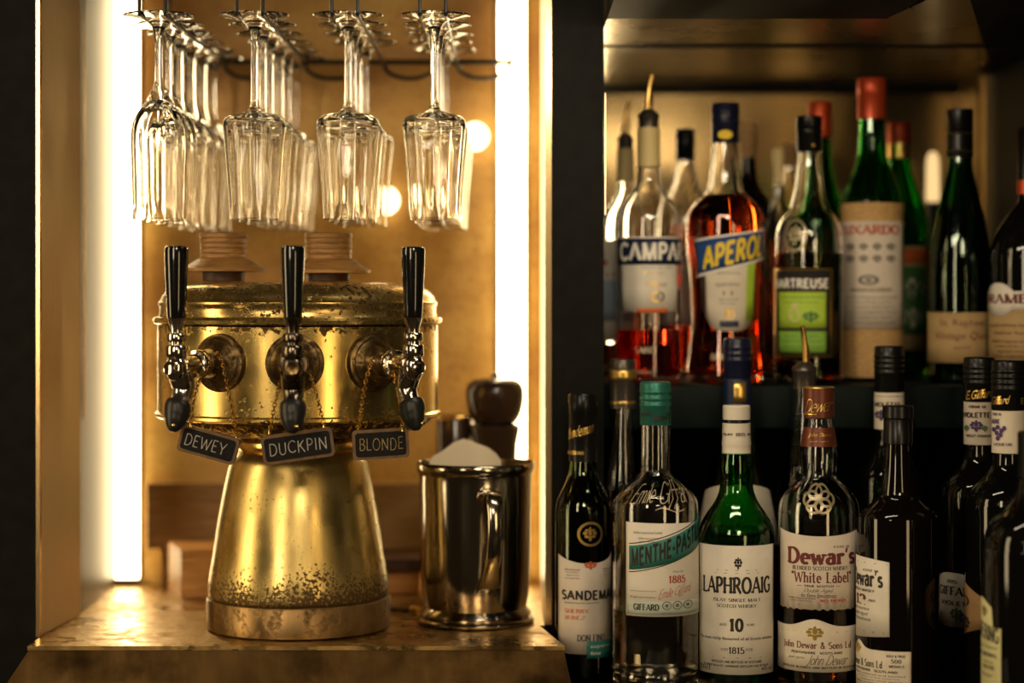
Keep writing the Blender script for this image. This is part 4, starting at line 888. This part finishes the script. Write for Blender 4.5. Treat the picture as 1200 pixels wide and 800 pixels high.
# --- green whisky
b = Bottle('whisky_bottle', 'green whisky bottle with white cap and big white label, in front', 863, 2.01, Z_LOW, g_low)
b.body([(530, 18), (540, 19.5), (552, 20), (562, 19.3), (575, 20.5), (588, 26), (600, 34), (612, 41), (624, 44.3), (640, 45), (800, 45)], M['glass_green'], 620, liq('whisky in green', (.5, .35, .06)))
b.part('cap', [(474.5, 15), (476, 16.2), (491, 16.2), (491.2, 15.7)], M['cap_white']); b.part('black_ring', [(491.3, 15.5), (495, 15.5)], M['cap_black'])
b.part('neck_sleeve', [(495.2, 15.8), (495.5, 16.4), (515, 16.6), (519, 17.4), (522, 16.8), (530, 16.8), (531, 17.4)], M['cap_white'])
c = b.root.children[-1]; b.text([('1815', 862, 873, 507, 511, 'serif'), ('ISLAY', 848, 859, 507.5, 510.5, 'block'), ('WHISKY', 875, 879.3, 507.5, 510.5, 'block')], M['ink'], c, .0006, 17, 16.7*b.s)
l = b.strip('label', 819, 906.5, 639, 790, M['label_white'], n=28, hw=46.6)
b.text([('LAPHROAIG', 824, 902, 675, 696, 'serif_bold'), ('ISLAY SINGLE MALT', 836, 891, 700.5, 704.5, 'serif'), ('SCOTCH WHISKY', 840, 887, 707.5, 711.5, 'serif'), ('10', 854.5, 871.5, 723.5, 740, 'serif_bold'),
    ('AGED', 843, 851.5, 730, 733, 'serif'), ('YEARS', 874.5, 884, 730, 733, 'serif'), ('1815', 854, 872.5, 757.5, 765.5, 'serif'), ("ESTD", 845, 853, 759, 762, 'serif'), ("ESTD", 874, 882, 759, 762, 'serif'),
    ('The most richly flavoured of all Scotch whiskies', 821, 904, 746, 750.5, 'bold'), (line(), 835, 892, 770, 770.6, ''), (line(), 838, 889, 671, 671.5, ''),
    ('DISTILLED AND BOTTLED IN SCOTLAND', 834, 892, 773.5, 776.5, 'block'), ('D. JOHNSTON & CO. LAPHROAIG DISTILLERY ISLE OF ISLAY', 825, 900, 778.5, 781.5, 'block'), ('70cl', 821, 832, 781, 786, 'sans'), ('40% vol', 892, 904, 782, 786, 'sans'),
    (blob2d(11), 860, 870, 652, 667, ''), (line(), 840, 887, 667.5, 668, '')], M['ink'], l, .0007, 46.6)
# --- pour spout bottle
b = Bottle('liquor_bottle', 'dark bottle with curved gold pour spout behind the russet capped whisky', 943, 2.12, Z_LOW, g_low)
b.body([(455, 13), (480, 14), (510, 17), (540, 22), (560, 25), (580, 26.5), (600, 27), (770, 27)], M['clear'], 520, M['liq_dark'])
pourer(b, 382, 426, 455, -.003, 14)
# --- white label whisky
b = Bottle('whisky_bottle', 'clear whisky bottle with russet cap, embossed knot and two cream labels', 959.5, 2.0, Z_LOW, g_low)
b.body([(490, 15), (500, 16.5), (512, 19), (524, 21), (538, 22), (552, 21), (560, 23), (568, 31), (576, 39), (586, 44.5), (598, 46.8), (620, 47), (800, 47)], M['clear'], 640, M['liq_amber'], t=.0032)
b.part('cap', [(452.5, 16), (454, 18), (488.5, 18.2), (489.5, 17)], M['cap_russet']); c = b.root.children[-1]
MB().lathe([(17*b.s, b.z(455.5)), (18.6*b.s, b.z(454.5)), (18*b.s, b.z(453)), (16*b.s, b.z(452.2))], 36).build('gold_rim', M['ink_gold'], c)
b.text([('Dewar', 944, 975, 467, 483, 'script', .5, -.1), (line(), 942, 957, 485, 486, '')], M['ink_gold'], c, .0006, 18.2, 18.3*b.s)
b.sleeve('neck_collar', 500, 522, 17.4, 21.2, M['cap_russet'], .6); c = b.root.children[-1]
b.text([('John Dewar', 948, 974, 507, 513, 'sans', .4), ('and sons', 950, 970, 516, 518, 'sans')], M['ink_gold'], c, .0012, 20.5, 20.6*b.s)
kn = ([], [])
def addk(k, v, f): n = len(k[0]); k[0].extend(v); k[1].extend([tuple(i+n for i in q) for q in f])
for i in range(6):
    v, f = ring2d(20, .28); addk(kn, [Vector((p.x*.55+.5*cos(i*pi/3), p.y*.55+.5*sin(i*pi/3))) for p in v], f)
b.text([(kn, 941, 978, 567, 602, '')], M['etched_dim'], b.o, .0009)
l = b.strip('label', 918.5, 1001, 621, 714, M['label_pink'], n=26, top=lambda t: 7*(1-(2*t-1)**2), bot=lambda t: 1.2*sin(t*90))
b.text([("Dewar's", 927, 997, 641, 662, 'serif_bold', 0, 0, 0)], M['ink_wine'], l)
b.text([('"White Label"', 931, 993, 669.5, 683, 'serif')], M['ink_wine'], l)
b.text([('ESTD 1846', 975, 991, 641-2, 642.5-1, 'serif'), ('BLENDED SCOTCH WHISKY', 932, 990, 663, 668, 'serif'), ('TRUE SCOTCH', 944, 975, 685, 687.6, 'block'), ('Double Aged', 944, 975, 689, 695, 'script', .4), ('for Extra Smoothness', 941, 978, 695, 699.5, 'sans', .4),
   (line(), 922, 998, 708, 708.5, ''), (line(), 922, 998, 710, 710.4, ''), (line(), 937, 942, 686, 686.5, ''), (line(), 977, 982, 686, 686.5, '')]+small_lines(928, 956, 700, 2, 3), M['ink'], l)
b.text([('NO HERBS', 961, 988, 701.5, 705, 'block'), (line(), 958, 991, 699.8, 700.2, ''), (line(), 958, 991, 706, 706.4, '')], M['ink_red'], l)
l = b.strip('lower_label', 914, 1004, 731, 787, M['label_cream'], n=30, top=lambda t: 3-9*math.exp(-((t-.46)/.13)**2))
b.text([('John Dewar & Sons Ld', 923, 993, 751.5, 760.5, 'serif', 0, 0)], M['ink_wine'], l)
b.text([(blob2d(12), 946, 965, 733, 750, ''), (line(), 917, 943, 740, 740.5, ''), (line(), 968, 1001, 740, 740.5, '')], M['ink_gold'], l)
b.text([('PERTHSHIRE, SCOTLAND', 931, 984, 763, 766, 'block'), ('John Dewar', 946, 990, 767, 780, 'script', .5), ('per pro', 928, 944, 770, 773, 'sans', .3), ('DISTILLED BLENDED AND BOTTLED IN SCOTLAND', 922, 998, 780.5, 783, 'block')], M['ink'], l)
# --- dark violet liqueur behind
b = Bottle('liqueur_bottle', 'dark bottle with printed cream neck label farthest back on the lower counter', 1042, 2.13, Z_LOW, g_low)
b.body([(503, 15), (520, 17), (535, 24), (548, 34), (562, 39.5), (580, 40), (780, 40)], M['dark_glass'], solid=True)
screw_cap(b, 405, 459, 17, M['cap_black'], 4, knurl=True); b.sleeve('neck_label', 459.5, 502, 16.6, 16.6, M['label_cream'], .8); c = b.root.children[-1]
b.text([('VIOLETTE', 1026, 1054, 471, 477, 'block'), (line(), 1026, 1058, 464, 464.6, '')], M['ink'], c, .0006, 17.4, 17.6*b.s)
b.text([(blob2d(14), 1026, 1044, 480, 493, '')], M['ink_purple'], c, .0006, 17.4, 17.6*b.s)
# --- twelve year whisky
b = Bottle('whisky_bottle', 'dark whisky bottle with plain black cap and white labels turned to its left side', 1052.5, 1.96, Z_LOW, g_low)
b.body([(520, 16), (545, 17.5), (570, 21), (582, 24), (590, 32), (598, 41), (608, 46.5), (622, 48), (800, 48)], M['dark_brown_glass'], solid=True)
b.part('cap', [(475, 16.5), (476, 18), (489, 18.3), (490, 17.2)], M['cap_black']); b.part('neck_foil', [(490.2, 16.4), (491, 17), (519, 17), (520, 16.2)], M['cap_black'])
l = b.strip('label', 1004.8, 1043.5, 655, 750, M['label_white'], n=22, top=lambda t: 6*t**2-2+2*(1-t), bot=lambda t: 2-6*t)
b.text([("Dewar's", 1005.5, 1037, 669, 690, 'serif_bold')], M['ink'], l)
b.text([('12', 1009, 1019, 699, 712, 'serif_bold'), ('years', 1021, 1029, 704, 708, 'bold', .3), ('aged', 1005.3, 1007.5, 702, 706, 'bold')], M['ink_wine'], l)
b.text([('ESTD 1846', 1016, 1032, 671-2, 672.5-1, 'block'), ('SCOTCH WHISKY', 1006, 1028, 692.5, 696, 'block'), ('TRUE SCOTCH', 1006, 1022, 715, 717.5, 'block'), ('Double Aged', 1007, 1021, 720, 725, 'sans', .4), ('for Smoothness', 1007, 1024, 726, 730, 'sans', .4), (line(), 1006, 1038, 742, 742.7, '')], M['ink'], l)
b.text([(line(), 1006, 1041, 661, 662, ''), (line(), 1006, 1039, 744.5, 745.5, '')], M['ink_gold'], l)
l = b.strip('lower_label', 1004.6, 1066, 760, 812, M['label_cream'], n=26, top=lambda t: 3-9*math.exp(-((t-.2)/.12)**2))
b.text([('Dewar & Sons Ld', 1005.2, 1036, 775, 784, 'serif'), ('GOLD & PRIZE', 1040, 1060, 767, 770, 'block'), ('500', 1045, 1056, 772, 777, 'serif'), ('MEDALS', 1043, 1059, 779, 782, 'block'), ('PERTHSHIRE, SCOTLAND', 1009, 1052, 786, 789, 'block')]+small_lines(1008, 1060, 791, 4, 3.4), M['ink'], l)
b.text([(blob2d(15), 1006, 1014, 757, 771, '')], M['ink_gold'], l)
# --- violet liqueur
b = Bottle('liqueur_bottle', 'dark liqueur bottle with violet flower on neck label and oval front label', 1147.5, 2.06, Z_LOW, g_low)
b.body([(521, 16), (535, 17.5), (547, 24), (556, 34), (566, 42.5), (580, 46), (600, 46.5), (790, 46.5)], M['dark_glass'], solid=True)
screw_cap(b, 418, 470, 17.8, M['cap_black'], 4, knurl=True); c = b.root.children[-1]
b.text([('E.Giffard', 1133, 1163, 456, 467, 'bold', .4, -.15)], M['ink_gold'], c, .0007, 18, 18.2*b.s)
b.sleeve('neck_label', 470.5, 520, 17.0, 17.0, M['label_pink'], .8); c = b.root.children[-1]
b.text([('CREME DE', 1136, 1155, 475, 478, 'block'), ('VIOLETTE', 1130.5, 1159, 483, 489.5, 'block'), ('VIOLET LIQUEUR', 1133, 1160, 509, 512.5, 'block')], M['ink'], c, .0006, 17.8, 18*b.s)
b.text([(blob2d(16), 1137, 1152, 492, 506, '')], M['ink_purple'], c, .0006, 17.8, 18*b.s); b.text([(blob2d(17), 1131, 1137, 498, 506, ''), (blob2d(18), 1150, 1157, 498, 506, '')], M['ink_leaf'], c, .0006, 17.8, 18*b.s)
l = b.strip('label', 1102.5, 1154, 673, 737, M['label_white'], n=26, top=lambda t: 26*(abs(2*t-1)**3)*.8, bot=lambda t: -26*(abs(2*t-1)**3)*.8)
b.text([('GIFFARD', 1106.5, 1148, 689, 700, 'serif_bold'), ('1885', 1114, 1125, 681, 685.5, 'serif'), ('VIOLETTE', 1108, 1147, 706, 711.5, 'block')], M['ink'], l)
b.text([(blob2d(19), 1117, 1132, 713, 730, '')], M['ink_leaf'], l); b.text([(blob2d(20), 1122, 1136, 718, 730, '')], M['ink_purple'], l)
# --- blackberry liqueur
b = Bottle('liqueur_bottle', 'dark liqueur bottle with berries on neck label and brown front label', 1182, 1.94, Z_LOW, g_low)
b.body([(531, 18), (545, 19.5), (556, 27), (566, 38), (577, 46), (590, 49.5), (610, 50), (790, 50)], M['dark_glass'], solid=True)
screw_cap(b, 422, 480, 19.6, M['cap_black'], 4, knurl=True); c = b.root.children[-1]
b.text([('Giffard', 1164, 1184, 464, 474, 'bold', .4, -.1), ('E.', 1195, 1201, 466, 474, 'bold')], M['ink_gold'], c, .0007, 20, 20.2*b.s)
b.sleeve('neck_label', 480.5, 530, 18.8, 18.8, M['label_cream'], .8); c = b.root.children[-1]
b.text([('CREME DE', 1164.5, 1174, 484, 487, 'block'), ('MURE', 1164, 1172, 491, 497, 'block'), ('LIQUEUR', 1166, 1186, 519, 523, 'serif')]+[(disc2d(10), 1164+dx, 1168.5+dx, 499+dy, 504.5+dy, '') for dx, dy in ((0, 2), (4, -1), (8, 3), (3, 6), (7, 8), (11, 0), (4, 12))], M['ink_purple'], c, .0006, 19.4, 19.9*b.s)
l = b.strip('label', 1132.6, 1176, 684, 752, M['label_brown'], n=24, top=lambda t: 34*t-4+8*(1-t)**4, bot=lambda t: -20*t)
b.text([('O', 1134.5, 1141, 704, 716, 'serif'), (blob2d(22), 1133.5, 1142, 726, 746, '')], M['ink'], l)
# --- cherry liqueur
b = Bottle('liqueur_bottle', 'near black bottle with pale yellow arched label, closest at the right corner', 1214, 1.83, Z_LOW, g_low)
b.body([(560, 20), (580, 24), (595, 34), (608, 48), (622, 57), (640, 61), (665, 62), (850, 62)], M['dark_glass'], solid=True)
b.part('cap', [(505, 19), (507, 21), (559, 21), (560, 19)], M['cap_black'])
l = b.strip('label', 1152.6, 1178, 708, 860, M['label_yellow'], n=20, top=lambda t: 26*max(0, t-.3)**1.2 if t < .75 else 32)
b.text([('HEERING', 1153.9, 1176, 737, 757, 'serif_bold', 0, .25)], M['ink'], l)
b.text([('Cherry Liqueur', 1155, 1175, 762, 767, 'sans', .3), ('THE ORIGINAL', 1156, 1174, 771, 776, 'block'), (line(), 1160, 1170, 782, 783, ''), ('1818', 1159, 1171, 786, 791, 'serif'), ('Peter', 1158, 1170, 795, 800, 'sans', .4)], M['ink'], l)
b.text([(blob2d(23), 1158, 1164, 716, 730, '')], M['ink_gold'], l)
